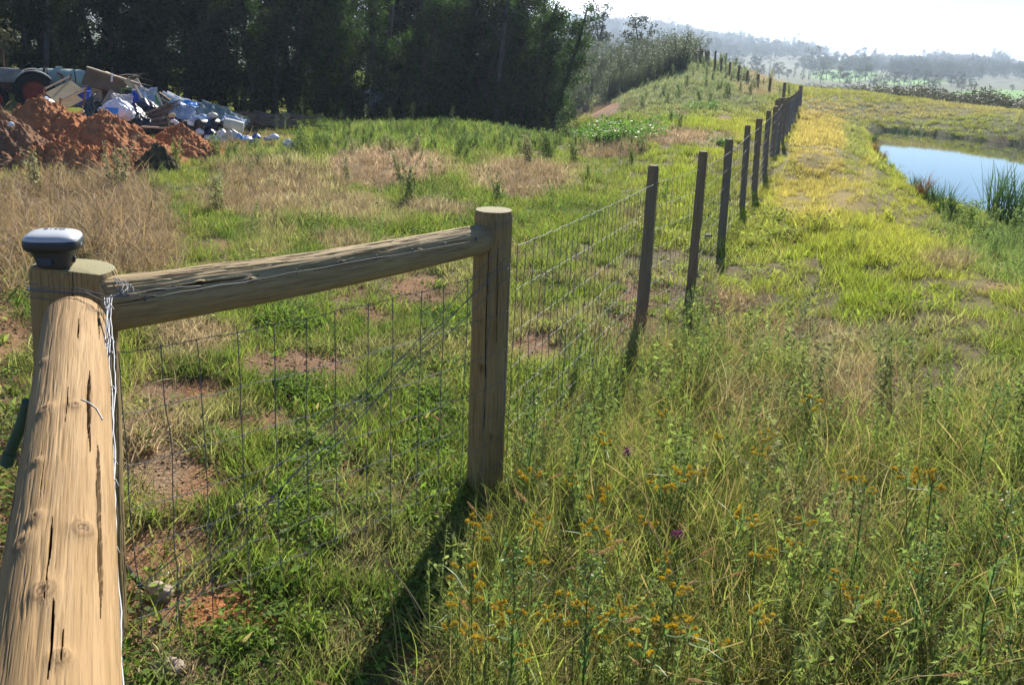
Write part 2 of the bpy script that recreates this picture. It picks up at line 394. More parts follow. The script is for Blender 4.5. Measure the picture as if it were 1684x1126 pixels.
def zones(X, Y, Z):
    px, py, dp = proj(X, Y, Z)
    D = np.hypot(X, Y)
    ls = np.clip(D / 6, .5, 6)
    nz = fbm(X / ls * 2.2, Y / ls * 2.2, 0, 21, 4)
    n2 = fbm(X / ls * .7 + 7, Y / ls * .7, 0, 33, 3)
    dry = blobs(px, py, DRY, nz); soil = blobs(px, py, SOIL, nz)
    # right of the fence near the camera: long tangled grass
    lim = np.where(py > 800, 800 - (py - 800) * .26, 800 + (800 - py) * .9)
    tall = sstep(-25, 35, px - lim) * sstep(545, 650, py + (nz - .5) * 140)
    tall *= 1 - .9 * sstep(1440, 1600, px + (nz - .5) * 120) * sstep(740, 660, py)
    left = (1 - sstep(-25, 35, px - lim)) * sstep(430, 480, py)
    soil = np.maximum(soil, .75 * sstep(.60, .68, fbm(px / 45, py / 12, 0, 71, 3)) * sstep(1150, 1000, px) * sstep(290, 330, py) * sstep(480, 430, py))
    left_n = left * sstep(.505, .59, n2 * .4 + nz * .6)
    soil = np.maximum(soil, left_n * .85)
    yel = sstep(1140, 1260, px + (nz - .5) * 60) * sstep(430, 330, py - (px - 1300) * .35) * sstep(1480, 1400, px - np.clip(py - 260, 0, 200) * 1.0) * sstep(150, 190, py)
    gold = blobs(px, py, [(1350, 240, 65, 75), (1330, 320, 70, 60, .7), (1400, 300, 50, 50, .6)], nz)
    edge = blobs(px, py, [(1660, 420, 140, 60), (1560, 380, 60, 30, .8), (1400, 240, 20, 60, .8), (1440, 300, 22, 40, .5)], nz)
    rough_ = np.maximum(sstep(268, 238, py) * sstep(185, 200, py) * sstep(960, 900, px) * np.maximum(sstep(480, 560, px), sstep(245, 256, py) * sstep(300, 340, px)), blobs(px, py, [(430, 265, 70, 25), (1020, 235, 70, 25), (1060, 215, 60, 20)], nz))
    ridge = sstep(205, 165, py) * sstep(950, 1000, px) * sstep(1310, 1230, px)
    return dict(px=px, py=py, D=D, nz=nz, n2=n2, dry=dry, soil=soil, tall=tall, left=left, yel=yel, gold=gold, edge=edge, rough=rough_, ridge=ridge)
def lerp(a, b, t): return a * (1 - t[:, None]) + np.array(b) * t[:, None]
def tint(z, rng):
    n = len(z['px']); c = np.tile(np.array((.128, .172, .038)), (n, 1))
    c = lerp(c, (.185, .205, .055), sstep(.35, .7, z['n2']))
    mid = sstep(9, 14, z['D']); q1 = fbm(z['px'] / 60 + 3, z['py'] / 22, 0, 61, 3); q2 = fbm(z['px'] / 150, z['py'] / 45 + 9, 0, 62, 3)
    c = lerp(c, (.080, .120, .030), sstep(.50, .36, q1) * .9); c = lerp(c, (.27, .235, .115), sstep(.56, .68, q2) * .5 * (1 - z['yel']))
    c = lerp(c, (.205, .255, .040), sstep(990, 1120, z['px']) * sstep(560, 480, z['py']) * .6)
    c = lerp(c, (.27, .27, .060), z['yel'] * .75)
    c = lerp(c, (.36, .29, .105), z['gold'] * .8)
    c = lerp(c, (.13, .18, .06), z['edge'] * .8)
    c = lerp(c, (.14, .20, .05), z['rough'] * .6)
    c = lerp(c, (.155, .18, .095), z['ridge'] * .85)
    c = lerp(c, (.170, .205, .050), z['tall'] * .8)
    c = lerp(c, (.36, .265, .185), z['dry'] * .88)
    far = sstep(40, 70, z['D']) * sstep(1250, 1330, z['px']); c = lerp(c, (.24, .22, .08), far * .6)
    return c * (1 + (rng.random((n, 1)) - .5) * .45) * 1.38

# ------------------------------------------------------------------ the ground sheet
az = np.concatenate([np.linspace(-math.pi, -.78, 60)[:-1], np.linspace(-.78, .78, 640), np.linspace(.78, math.pi, 60)[1:]])
rad = np.concatenate([[.02, .3, .7], np.exp(np.linspace(math.log(1.1), math.log(4200), 560))])
AZ, RD = np.meshgrid(az, rad)
GX, GY = RD * np.sin(AZ), RD * np.cos(AZ)
GZ = terrain(GX, GY)
na, nr = len(az), len(rad)
idx = np.arange(na * nr).reshape(nr, na)
Fq = np.stack([idx[:-1, :-1], idx[1:, :-1], idx[1:, 1:], idx[:-1, 1:]], -1).reshape(-1, 4)[:, ::-1]
zg = zones(GX.ravel(), GY.ravel(), GZ.ravel())
col = np.tile(np.array((.14, .115, .055)), (na * nr, 1))
soilc = np.where((fbm(GX.ravel() * .5, GY.ravel() * .5, 0, 77, 2) > .5)[:, None], np.array((.30, .165, .085)), np.array((.25, .15, .09)))
s_ = np.maximum(zg['soil'], 0)[:, None]; col = col * (1 - s_) + soilc * s_
col = lerp(col, (.30, .215, .13), zg['dry'] * .8)
col = lerp(col, (.27, .235, .07), zg['yel'] * .55)
col = lerp(col, (.36, .27, .09), zg['gold'] * .7)
col = lerp(col, (.10, .115, .05), sstep(14, 40, zg['D']) * (1 - zg['soil']) * (1 - zg['dry']) * .6)
col = lerp(col, (.38, .14, .045), blobs(zg['px'], zg['py'], [(380, 1010, 90, 32), (340, 640, 40, 12, .6)], zg['nz']) * .7)
col = lerp(col, (.13, .135, .05), sstep(30, 45, zg['D']) * (1 - zg['soil']) * .8); fr = sstep(75, 130, zg['D']); col = lerp(col, (.10, .115, .055), fr)
pas = blobs(zg['px'], zg['py'], [(1390, 124, 62, 11), (1500, 135, 60, 5), (1640, 156, 75, 9), (1120, 78, 60, 4, .5), (1480, 100, 120, 5, .7)], zg['nz'] * .3 + .35) * fr
col = lerp(col, (.15, .30, .05), pas)
me = amesh('ground', np.c_[GX.ravel(), GY.ravel(), GZ.ravel()], Fq, True, {'gcol': col, 'soil': zg['soil']})
t = NT('ground_earth'); co = t.coord()
gc = t.attr('gcol', out='Color')
n1 = t.noise(9, 8, .65, co); n2 = t.noise(60, 6, .6, co); n3 = t.noise(1.1, 5, .6, co)
k = t.math('ADD', t.math('MULTIPLY', t.math('ADD', t.math('ADD', n1, n2), n3), .75), -.12)
hs = t.node('HueSaturation'); t.set(hs.inputs['Value'], k); t.l.new(gc, hs.inputs['Color'])
t.base(hs.outputs[0], .95, .1)
t.bump(t.math('ADD', t.math('MULTIPLY', n1, 1.0), t.math('MULTIPLY', n2, .5)), .9, .05)
ground = tag(link('ground', me, t.m), kind='structure')

# ------------------------------------------------------------------ the pond
t = NT('pond_water'); t.base((.012, .02, .02), .03, .5); t.b.inputs['IOR'].default_value = 1.33
t.bump(t.noise(5, 3, .5, t.coord(scale=(1, .5, 1))), .035, .02)
P2 = [(x, y) for x, y in pond]; cxp = sum(p[0] for p in P2) / len(P2); cyp = sum(p[1] for p in P2) / len(P2)
bm = bmesh.new()
vs = [bm.verts.new((cxp + (x - cxp) * 1.03, cyp + (y - cyp) * 1.06, PZL)) for x, y in P2]
f = bm.faces.new(vs[::-1] if False else vs); f.normal_update()
if f.normal.z < 0: f.normal_flip()
me = bpy.data.meshes.new('pond_water'); bm.to_mesh(me); bm.free()
tag(link('pond_water', me, t.m), kind='structure')

# ------------------------------------------------------------------ grass and weeds (stuff), scattered on the ground
rs = np.random.default_rng(7)
def blades(nb, h, w, spread, lean=.5, curl=.8, segs=4, dryf=.15, prof=None, seed=0, hvar=.4, heads=0, headw=.006):
    g = np.random.default_rng(seed); V, Fc, rn, dr = [], [], [], []
    for i in range(nb):
        a = g.random() * 6.283; r = spread * math.sqrt(g.random()); bx, by = r * math.cos(a), r * math.sin(a)
        hh = h * (1 - hvar + hvar * 1.3 * g.random()); th = g.random() * 6.283; tl = abs(g.normal(0, lean)); cu = curl * (.3 + g.random())
        ww = w * (.6 + .8 * g.random()); dx, dy = math.cos(th), math.sin(th); tw = g.random() * 6.283; sx, sy = math.cos(tw), math.sin(tw)
        x, y, z = bx, by, -.02; ang = min(tl, 1.3); b0 = len(V); q = g.random(); dd = 1.0 if g.random() < dryf else 0.
        isH = heads and i < heads
        if isH: dd = 1; ww *= .5; hh *= 1.25; cu *= .6
        for s in range(segs + 1):
            t_ = s / segs
            pw = (prof(t_) if prof else (1 - t_ ** 2.2 * .93)) * ww / 2
            if isH and t_ > .78: pw = headw / 2 * (1 - (t_ - .78) / .3 * .5)
            V += [(x - sx * pw, y - sy * pw, z), (x + sx * pw, y + sy * pw, z)]; rn += [q, q]; dr += [dd, dd]
            st = hh / segs; x += dx * math.sin(ang) * st; y += dy * math.sin(ang) * st; z += math.cos(ang) * st; ang = min(ang + cu / segs, 2.4)
            if z < .004 and s > 0: z = .004
        for s in range(segs): Fc.append((b0 + 2 * s, b0 + 2 * s + 1, b0 + 2 * s + 3, b0 + 2 * s + 2))
    return V, Fc, rn, dr
def cards(cen, size, seed=0, flat=.0, stretch=1.8, up=None):
    """pointed leaf-sized faces at the given centres"""
    g = np.random.default_rng(seed); n = len(cen); cen = np.asarray(cen, float)
    d = g.normal(size=(n, 3)); d[:, 2] *= (1 - flat); 
    if up is not None: d += np.asarray(up)
    d /= np.linalg.norm(d, axis=1)[:, None] + 1e-9
    e = g.normal(size=(n, 3)); e = np.cross(d, e); e /= np.linalg.norm(e, axis=1)[:, None] + 1e-9
    if flat > 0: e[:, 2] *= (1 - flat)
    s = (size * (.55 + .9 * g.random(n)))[:, None]
    V = np.stack([cen - d * s * .5, cen + e * s * .5 / stretch + d * s * .05, cen + d * s * .5, cen - e * s * .5 / stretch + d * s * .05], 1).reshape(-1, 3)
    Fc = np.arange(4 * n).reshape(n, 4); rn = np.repeat(g.random(n), 4)
    return V, Fc, rn
def merge(parts):
    V, Fc, rn, dr, b = [], [], [], [], 0
    for p in parts:
        v = np.asarray(p[0]).reshape(-1, 3); V.append(v); Fc.append(np.asarray(p[1]) + b); rn.append(np.asarray(p[2])); dr.append(np.asarray(p[3]) if len(p) > 3 else np.zeros(len(v))); b += len(v)
    return np.concatenate(V), np.concatenate(Fc), np.concatenate(rn), np.concatenate(dr)
M_blade = leafmat('grass_blade', .50, .65, .08)
M_leaf = leafmat('weed_leaf', .48, .65, .07)
M_straw = leafmat('dry_straw', .25, .7, .15)
def protos(name, lst, mat):
    col_ = bpy.data.collections.new(name)
    for i, p in enumerate(lst):
        V, Fc, rn, dr = p if len(p) == 4 else (*p, np.zeros(len(p[0])))
        me = amesh('%s_%02d' % (name, i), V, Fc, False, {'rnd': rn, 'dry': dr}); me.materials.append(mat)
        col_.objects.link(bpy.data.objects.new('%s_%02d' % (name, i), me))
    return col_, len(lst)
def scatter(name, col_, X, Y, Z, scl, idx_, tnt, rng, tilt=.15, label=None):
    n = len(X)
    me = bpy.data.meshes.new(name); me.vertices.add(n); me.vertices.foreach_set('co', np.c_[X, Y, Z].astype(np.float32).ravel())
    def at(nm, typ, key, v): a = me.attributes.new(nm, typ, 'POINT'); a.data.foreach_set(key, v.astype(np.float32 if typ != 'INT' else np.int32).ravel())
    at('rot', 'FLOAT_VECTOR', 'vector', np.c_[rng.normal(0, tilt, n), rng.normal(0, tilt, n), rng.random(n) * 6.283])
    at('scl', 'FLOAT', 'value', scl); at('idx', 'INT', 'value', idx_); at('tint', 'FLOAT_COLOR', 'color', np.c_[np.clip(tnt, 0, 1), np.ones(n)])
    o = bpy.data.objects.new(name, me); C.objects.link(o); o['kind'] = 'stuff'
    if label: o['label'] = label
    ng = bpy.data.node_groups.new(name, 'GeometryNodeTree')
    ng.interface.new_socket('Geometry', in_out='INPUT', socket_type='NodeSocketGeometry'); ng.interface.new_socket('Geometry', in_out='OUTPUT', socket_type='NodeSocketGeometry')
    n_ = ng.nodes; gi = n_.new('NodeGroupInput'); go = n_.new('NodeGroupOutput')
    ci = n_.new('GeometryNodeCollectionInfo'); ci.inputs['Collection'].default_value = col_; ci.inputs['Separate Children'].default_value = True; ci.inputs['Reset Children'].default_value = True
    ip = n_.new('GeometryNodeInstanceOnPoints'); ip.inputs['Pick Instance'].default_value = True
    def na_(nm, dt): a = n_.new('GeometryNodeInputNamedAttribute'); a.data_type = dt; a.inputs['Name'].default_value = nm; return a.outputs['Attribute']
    lk = ng.links; lk.new(gi.outputs[0], ip.inputs['Points']); lk.new(ci.outputs[0], ip.inputs['Instance'])
    lk.new(na_('idx', 'INT'), ip.inputs['Instance Index'])
    er = n_.new('FunctionNodeEulerToRotation'); lk.new(na_('rot', 'FLOAT_VECTOR'), er.inputs[0]); lk.new(er.outputs[0], ip.inputs['Rotation'])
    lk.new(na_('scl', 'FLOAT'), ip.inputs['Scale']); lk.new(ip.outputs[0], go.inputs[0])
    md = o.modifiers.new('scatter', 'NODES'); md.node_group = ng
    return o
AZR = .72
def cand(d0, d1, dens, rng, az0=-AZR, az1=AZR):
    if d1 <= 14: az0, az1 = -1.2, 1.2
    elif d1 <= 32: az0, az1 = -.85, .85
    n = int((d1 ** 2 - d0 ** 2) * .5 * (az1 - az0) * dens); a = az0 + (az1 - az0) * rng.random(n); d = np.sqrt(d0 ** 2 + (d1 ** 2 - d0 ** 2) * rng.random(n))
    x, y = d * np.sin(a), d * np.cos(a); z = terrain(x, y); sd = pond_sd(x, y); k = sd > .03
    return x[k], y[k], z[k]
fence_bases = np.array([(b.x, b.y) for b, _ in fence_pts])
def field(name, proto, bands, dens_fn, scl_fn, tint_fn=None, label=None, tilt=.15, seed=1):
    rng = np.random.default_rng(seed); col_, npz = proto; XS, YS, ZS, SS, TS = [], [], [], [], []
    for d0, d1, dens in bands:
        x, y, z = cand(d0, d1, dens, rng); zn = zones(x, y, z); p = dens_fn(zn); k = rng.random(len(x)) < p
        zn = {a: v[k] for a, v in zn.items()}; x, y, z = x[k], y[k], z[k]
        sc_ = scl_fn(zn) * (.65 + .7 * rng.random(len(x))); tn = (tint_fn or tint)(zn, rng)
        XS.append(x); YS.append(y); ZS.append(z); SS.append(sc_); TS.append(tn)
    X, Y, Z, S, T = map(np.concatenate, (XS, YS, ZS, SS, TS))
    print('STUFF', name, len(X))
    return scatter(name, col_, X, Y, Z, S, rng.integers(0, npz, len(X)), T, rng, tilt, label)

P_short = protos('short_grass_tuft', [blades(34, .11, .0045, .075, .5, .9, 3, .12, seed=i) for i in range(6)], M_blade)
P_mid = protos('coarse_grass_tuft', [blades(34, .20, .010, .16, .5, .8, 3, .15, seed=20 + i) for i in range(5)], M_blade)
P_far = protos('far_grass_tuft', [blades(34, .34, .028, .40, .5, .7, 2, .15, seed=30 + i) for i in range(5)], M_blade)
oval = lambda t_: math.sin(math.pi * min(1, .08 + t_ * .95)) ** .7
def clover(seed):
    g = np.random.default_rng(seed); n = 120; r = .13 * np.sqrt(g.random(n)); a = g.random(n) * 6.283
    return cards(np.c_[r * np.cos(a), r * np.sin(a), .015 + .06 * g.random(n) * (1 - r / .2)], .021, seed, .6, 1.2)
def weedleaf(seed):
    return blades(18, .10, .017, .05, .75, .9, 4, .08, oval, seed=seed)
P_weed = protos('leafy_weed', [merge([clover(50 + i), blades(6, .10, .004, .05, .5, .8, 3, .1, seed=60 + i)]) for i in range(3)] + [weedleaf(70 + i) for i in range(3)], M_leaf)
P_tall = protos('long_grass_tuft', [blades(42, .40, .0038, .13, .42, 1.3, 7, .30, seed=80 + i, heads=2, headw=.006, hvar=.6) for i in range(5)]
                + [blades(38, .34, .0028, .15, .6, 1.4, 6, .6, seed=90 + i, hvar=.6) for i in range(2)] + [blades(16, .36, .0075, .08, .4, 1.3, 7, .08, seed=95, hvar=.5)], M_blade)
P_dry = protos('dry_tangle', [blades(52, .36, .0032, .18, .85, 1.5, 6, .8, seed=100 + i, hvar=.6) for i in range(4)], M_straw)
P_dryfar = protos('dry_clump', [blades(46, .42, .012, .26, .6, 1.2, 4, .8, seed=110 + i, hvar=.6) for i in range(4)], M_straw)
def stemweed(seed, h=.45, ns=7, leaf=.030, nl=38):
    g = np.random.default_rng(seed); parts = []; cs_ = []; V, Fc, rn = [], [], []
    for s in range(ns):
        a = g.random() * 6.283; l = abs(g.normal(0, .16)); hh = h * (.6 + .5 * g.random()); bx, by = g.normal(0, .05, 2)
        tx, ty = bx + math.cos(a) * hh * l, by + math.sin(a) * hh * l; w_ = .003; b = len(V)
        V += [(bx - w_, by, -.02), (bx + w_, by, -.02), (tx + w_ * .4, ty, hh), (tx - w_ * .4, ty, hh)]; Fc.append((b, b + 1, b + 2, b + 3)); rn += [.3] * 4
        for k in range(nl):
            t_ = (k + 1) / nl; t2 = .12 + .88 * t_; rr = leaf * .5 * (1.1 - t_ * .5); q = g.random() * 6.283
            cs_.append((bx + (tx - bx) * t2 + math.cos(q) * rr, by + (ty - by) * t2 + math.sin(q) * rr, hh * t2))
    return merge([(V, Fc, rn), cards(cs_, leaf, seed, .2, 2.8, up=(0, 0, .6))])
P_stem = protos('stalky_weed', [stemweed(120 + i) for i in range(5)], M_leaf)
P_stemfar = protos('bushy_weed', [stemweed(130 + i, .75, 12, .062, 40) for i in range(5)], M_leaf)
one = lambda z: np.ones(len(z['px']))
# short grass: everywhere, thinner on bare soil and under the long grass
def d_short(z): return np.clip(1 - z['soil'] * 1.05 - z['tall'] * .75 - z['dry'] * .6, 0.0, 1) * (1 - z['left'] * .15) * np.where(z['nz'] > .58, .30, 1) * np.where((z['left'] > .5) & (z['n2'] < .40), .6, 1) * np.where((z['left'] < .5) & (z['tall'] < .5) & (fbm(z['px'] / 40, z['py'] / 15, 0, 74, 3) > .56), .3, 1)
field('short_grass', P_short, [(1.7, 6.5, 400), (6.5, 13, 170)], d_short, lambda z: .8 + .5 * z['n2'] + .35 * sstep(6, 12, z['D']), label='short green and yellow grass')
field('coarse_grass', P_mid, [(10, 19, 75), (19, 32, 34)], lambda z: np.clip(1 - z['soil'] - z['dry'] * .6, 0, 1) * np.where(fbm(z['px'] / 26, z['py'] / 9, 0, 73, 3) > .53, .25, 1), lambda z: (1 - .25 * (z['px'] > 1000)) * (.62 + .3 * z['rough'] + .012 * z['D'] - .25 * z['yel']) * (.35 + 1.3 * z['nz']), seed=2, label='grass of the middle distance')
field('far_grass', P_far, [(28, 50, 15), (50, 96, 8)], lambda z: np.clip(1 - z['soil'], 0, 1), lambda z: .50 + .3 * sstep(50, 90, z['D']), seed=3, label='grass on the ridge and far banks')
def t_weed(z, r):
    c = tint(z, r); g = np.clip(z['left'] + .25, 0, 1)[:, None]; return c * (1 - g * .6) + np.array((.15, .25, .045)) * g * .6 * (1 + (r.random((len(c), 1)) - .5) * .4)
field('leafy_weeds', P_weed, [(1.7, 6.5, 150), (6.5, 14, 42)], lambda z: np.clip(.12 + z['left'] * sstep(.46, .60, z['nz']) * .9 + .5 * sstep(430, 380, z['py']) * sstep(.5, .6, z['nz']), 0, 1) * (1 - .93 * z['soil']) * (1 - .5 * z['tall']) * (1 - .9 * z['yel']), lambda z: .7 + .6 * z['n2'] + .5 * sstep(6, 12, z['D']), t_weed, seed=4, label='low leafy weeds and clover', tilt=.1)
field('long_grass', P_tall, [(1.75, 4.5, 140), (4.5, 9.5, 90)], lambda z: z['tall'] * (.65 + .35 * z['n2']), lambda z: (.52 + .55 * z['n2']) * (1 - .3 * sstep(4.5, 7, z['D'])), seed=5, label='tangled long grass in front of the wire fence', tilt=.28)
field('dry_grass', P_dry, [(1.75, 6.5, 60), (6.5, 12, 46)], lambda z: np.clip(z['dry'] * .95 + z['tall'] * .20 + .05, 0, 1) * (1 - .8 * z['soil']), lambda z: .6 + .5 * z['n2'] - .3 * (1 - z['dry']) , lambda z, r: lerp(tint(z, r), (.42, .31, .18), np.full(len(z['px']), .7)), seed=6, label='dead dry grass', tilt=.4)
field('dry_clumps', P_dryfar, [(7, 24, 22), (24, 50, 6)], lambda z: np.clip(z['dry'] * 1.0 + .30 * sstep(.58, .68, fbm(z['px'] / 150, z['py'] / 45 + 9, 0, 62, 3)) * (1 - z['yel']) * sstep(470, 430, z['py']) * (z['px'] < 1050), 0, 1), lambda z: (.45 + .6 * z['n2'] + .3 * sstep(18, 30, z['D'])) * (1 - .35 * sstep(350, 500, z['px'])), lambda z, r: lerp(tint(z, r), (.35, .255, .19), np.full(len(z['px']), .7)), seed=7, label='brown dead grass clumps', tilt=.3)
field('stalky_weeds', P_stem, [(2, 7, 15), (7, 16, 9)], lambda z: np.clip(z['tall'] * .8 + z['edge'] * .5 + .03, 0, 1) * (1 - .8 * z['left']) * (1 - .8 * z['yel']), lambda z: .6 + .4 * z['n2'], lambda z, r: lerp(tint(z, r), (.13, .19, .07), np.full(len(z['px']), .5)), seed=8, label='stalky green weeds among the grass')
field('bushy_weeds', P_stemfar, [(11, 32, 7), (32, 96, 1.6)], lambda z: np.clip(z['edge'] * .12 + z['rough'] * .75 + z['ridge'] * .22 + .03 * (z['px'] < 1100), 0, 1) * np.where((z['px'] < 500) & (z['py'] < 240), 0, 1) * (1 - .95 * z['yel']) * (1 - .9 * z['soil']), lambda z: (.45 + .5 * z['n2'] + .15 * sstep(30, 60, z['D'])) * (1 - .45 * z['rough']), lambda z, r: lerp(tint(z, r), (.12, .17, .07), np.full(len(z['px']), .55)), seed=9, label='bushy green weeds on the banks')
# clods on the bare soil
def clod(seed):
    bm = bmesh.new(); bmesh.ops.create_icosphere(bm, subdivisions=2, radius=.02); g = random.Random(seed)
    for v in bm.verts: v.co *= .6 + .7 * g.random(); v.co.z *= .7
    V = [v.co[:] for v in bm.verts]; Fc = [[v.index for v in f.verts] for f in bm.faces]; bm.free(); return V, Fc, np.full(len(V), g.random())
t = NT('soil_clod'); tn = t.node('Attribute', attribute_name='tint', attribute_type='INSTANCER').outputs['Color']; t.base(tn, .95, .1); M_clod = t.m
P_clod = protos('soil_clod', [clod(i) for i in range(4)], M_clod)
field('soil_crumbs', P_clod, [(1.8, 7, 420), (7, 13, 70)], lambda z: np.clip(z['soil'] * .9 + z['left'] * .12, 0, 1), lambda z: .16 + .6 * z['nz'] ** 3 + .035 * z['D'], lambda z, r: np.array((.30, .19, .11)) * (.7 + .6 * r.random((len(z['px']), 1))), seed=11, label='crumbs of brown earth', tilt=1)

P_litter = protos('dead_litter', [blades(14, .09, .003, .10, 1.5, .3, 2, .9, seed=140 + i) for i in range(3)], M_straw)
field('dead_litter', P_litter, [(1.8, 7.5, 190), (7.5, 14, 60)], lambda z: np.clip(.25 + z['left'] * .6 + z['soil'] * .25, 0, 1) * (1 - z['tall']), lambda z: .5 + .8 * z['nz'], lambda z, r: np.array((.34, .26, .16)) * (.5 + .8 * r.random((len(z['px']), 1))), seed=12, label='dead stalks and litter lying on the ground', tilt=.1)

# ------------------------------------------------------------------ timber
def woodmat(name, c1, c2, dark, end, scale=1.0, rough=.8, grain=.6):
    t = NT(name); co = t.coord()
    mp = t.node('Mapping'); t.l.new(co, mp.inputs[0]); mp.inputs['Scale'].default_value = (20, 20, .8)
    g = t.noise(3.2 * scale, 8, .65, mp.outputs[0], .4); mp2 = t.node('Mapping'); t.l.new(co, mp2.inputs[0]); mp2.inputs['Scale'].default_value = (110, 110, 2.2)
    g2 = t.noise(3 * scale, 6, .6, mp2.outputs[0]); g3 = t.noise(2.2, 4, .5, co)
    c = t.mix(t.ramp(g, .3, .7), c1, c2)
    c = t.mix(t.math('MULTIPLY', t.ramp(g2, .50, .66), grain), c, dark)
    c = t.mix(t.math('MULTIPLY', t.ramp(g3, .52, .72), .45), c, tuple(x * .55 for x in c1))
    kn = t.attr('knot'); c = t.mix(t.math('MULTIPLY', kn, .95), c, (.085, .045, .02))
    c = t.mix(t.math('MULTIPLY', t.attr('crack'), .92), c, (.022, .016, .010))  # cracks painted dark for the shade inside them, and for dirt
    e = t.attr('endg'); dd = t.node('VectorMath', operation='LENGTH'); mp3 = t.node('Mapping'); t.l.new(co, mp3.inputs[0]); mp3.inputs['Scale'].default_value = (1, 1, 0); t.l.new(mp3.outputs[0], dd.inputs[0])
    rg = t.math('SINE', t.math('ADD', t.math('MULTIPLY', dd.outputs['Value'], 900), t.math('MULTIPLY', g3, 9)))
    ce = t.mix(t.ramp(rg, -1, 1), tuple(x * .7 for x in end), end)
    c = t.mix(e, c, ce)
    t.base(c, rough, .2); t.bump(t.math('ADD', g, t.math('MULTIPLY', g2, 1.2)), .5, .003)
    return t.m
M_rail = woodmat('weathered_pine', (.31, .19, .080), (.41, .27, .13), (.19, .115, .05), (.5, .36, .2))
M_rail2 = woodmat('rough_brown_pine', (.33, .235, .115), (.44, .33, .175), (.17, .115, .055), (.42, .33, .19))
M_post = woodmat('treated_post', (.29, .20, .088), (.37, .265, .125), (.13, .095, .05), (.36, .32, .18), rough=.85)
M_stake = woodmat('dark_post', (.20, .145, .085), (.28, .205, .125), (.09, .065, .04), (.27, .23, .15), rough=.9)
def log(name, A, B, rA, rB, mat, parent, nth=96, dz=.008, knots=(), cracks=(), flats=(), lump=.02, seed=0, sq=2.0, bend=0, roughness=.0, dome=0.0):
    """a round timber from A to B: thickness varies, knots bulge, cracks cut in, flats (angle, fraction) are sawn faces"""
    A, B = Vector(A), Vector(B); L = (B - A).length; nz = max(8, int(L / dz))
    th = np.linspace(0, 2 * math.pi, nth, endpoint=False); rows = []; zf = []; caps = [0.0, .3, .6, .85, .95]
    for c_ in caps: rows.append((0.0, c_)); 
    for i in range(nz + 1): rows.append((i / nz, 1.0))
    for c_ in caps[::-1]: rows.append((1.0, c_))
    T = np.array([r[0] for r in rows])[:, None]; Kf = np.array([r[1] for r in rows])[:, None]; TH = th[None, :]; Z = T * L
    edge = np.minimum(Z, L - Z)
    Rr = (rA * (1 - T) + rB * T) * np.ones_like(TH)
    Rr = Rr * (1 + lump * 2 * (fbm(np.cos(TH) * 1.3 + 9, np.sin(TH) * 1.3 + Z * 0, Z * 3.0, seed, 3) - .5) * 2)
    Rr = Rr / (np.abs(np.cos(TH)) ** sq + np.abs(np.sin(TH)) ** sq) ** (1 / sq) * (1 if sq == 2 else 1.0)
    for fa, fd in flats:
        cc = np.cos(TH - fa); Rr = np.where(cc > .05, np.minimum(Rr, fd * (rA * (1 - T) + rB * T) / np.maximum(cc, .05)), Rr)
    if roughness:
        Rr = Rr - roughness * np.maximum(0, fbm(np.cos(TH) * 6, np.sin(TH) * 6, Z * 5, seed + 4, 4) - .45) - roughness * .5 * sstep(.55, .75, fbm(np.cos(TH) * 22, np.sin(TH) * 22, Z * 9, seed + 5, 2))
    Rr = Rr - np.where(edge < .012, (.012 - edge) * .5, 0) * (Kf > .99)
    kn = np.zeros_like(Rr); ck = np.zeros_like(Rr)
    for ka, kz, kr in knots:
        da = (TH - ka + math.pi) % (2 * math.pi) - math.pi; q = np.hypot(da * rA, (Z - kz) * .75) / kr
        Rr = Rr + .006 * np.exp(-q ** 2 * .8) - .003 * np.exp(-(q * 3) ** 2)
        kn = np.maximum(kn, np.clip((1 - sstep(.35, .75, q)) * (.55 + .45 * np.sin(q * 22)) + .5 * np.exp(-((q - .8) / .12) ** 2), 0, 1))
    for ca, z0, z1, wd, dpt in cracks:
        wob = (fbm(Z * 3, Z * 0 + ca * 7, 0, seed + 11, 4, .6) - .5) * .22; da = (TH - ca - wob + math.pi) % (2 * math.pi) - math.pi
        env = sstep(z0, z0 + .12, Z) * (1 - sstep(z1 - .15, z1, Z)); ww = np.maximum(wd * env, 1e-4)
        ww = ww * (.45 + 1.1 * fbm(Z * 14, Z * 0 + ca * 3, 0, seed + 12, 2)); q = np.abs(da) * rA / ww; m = (1 - sstep(.6, 1.4, q)) * (env > .02)
        Rr = Rr - dpt * m; ck = np.maximum(ck, m)
    Rr = Rr * Kf
    bx = bend * np.sin(np.pi * T)
    X = Rr * np.cos(TH) + bx; Y = Rr * np.sin(TH); ZZ = Z + 0 * TH
    ZZ = ZZ + np.where(T >= 1, dome * (1 - Kf ** 2), 0)
    nrow = len(rows); idx = np.arange(nrow * nth).reshape(nrow, nth)
    Fq = np.stack([idx[:-1], np.roll(idx[:-1], -1, 1), np.roll(idx[1:], -1, 1), idx[1:]], -1).reshape(-1, 4)
    en = (Kf < .97) * np.ones_like(Rr)
    me = amesh(name, np.c_[X.ravel(), Y.ravel(), ZZ.ravel()], Fq, True, {'knot': (kn * (Kf > .97)).ravel(), 'crack': ck.ravel(), 'endg': en.ravel()})
    me.set_sharp_from_angle(angle=R(50))
    o = link(name, me, mat, parent)
    d = (B - A).normalized(); q = d.to_track_quat('Z', 'X') if abs(d.z) < .9 else Vector((0, 0, 1)).rotation_difference(d)
    o.rotation_mode = 'QUATERNION'; o.rotation_quaternion = q; o.location = A - (parent.location if parent else Vector())
    return o


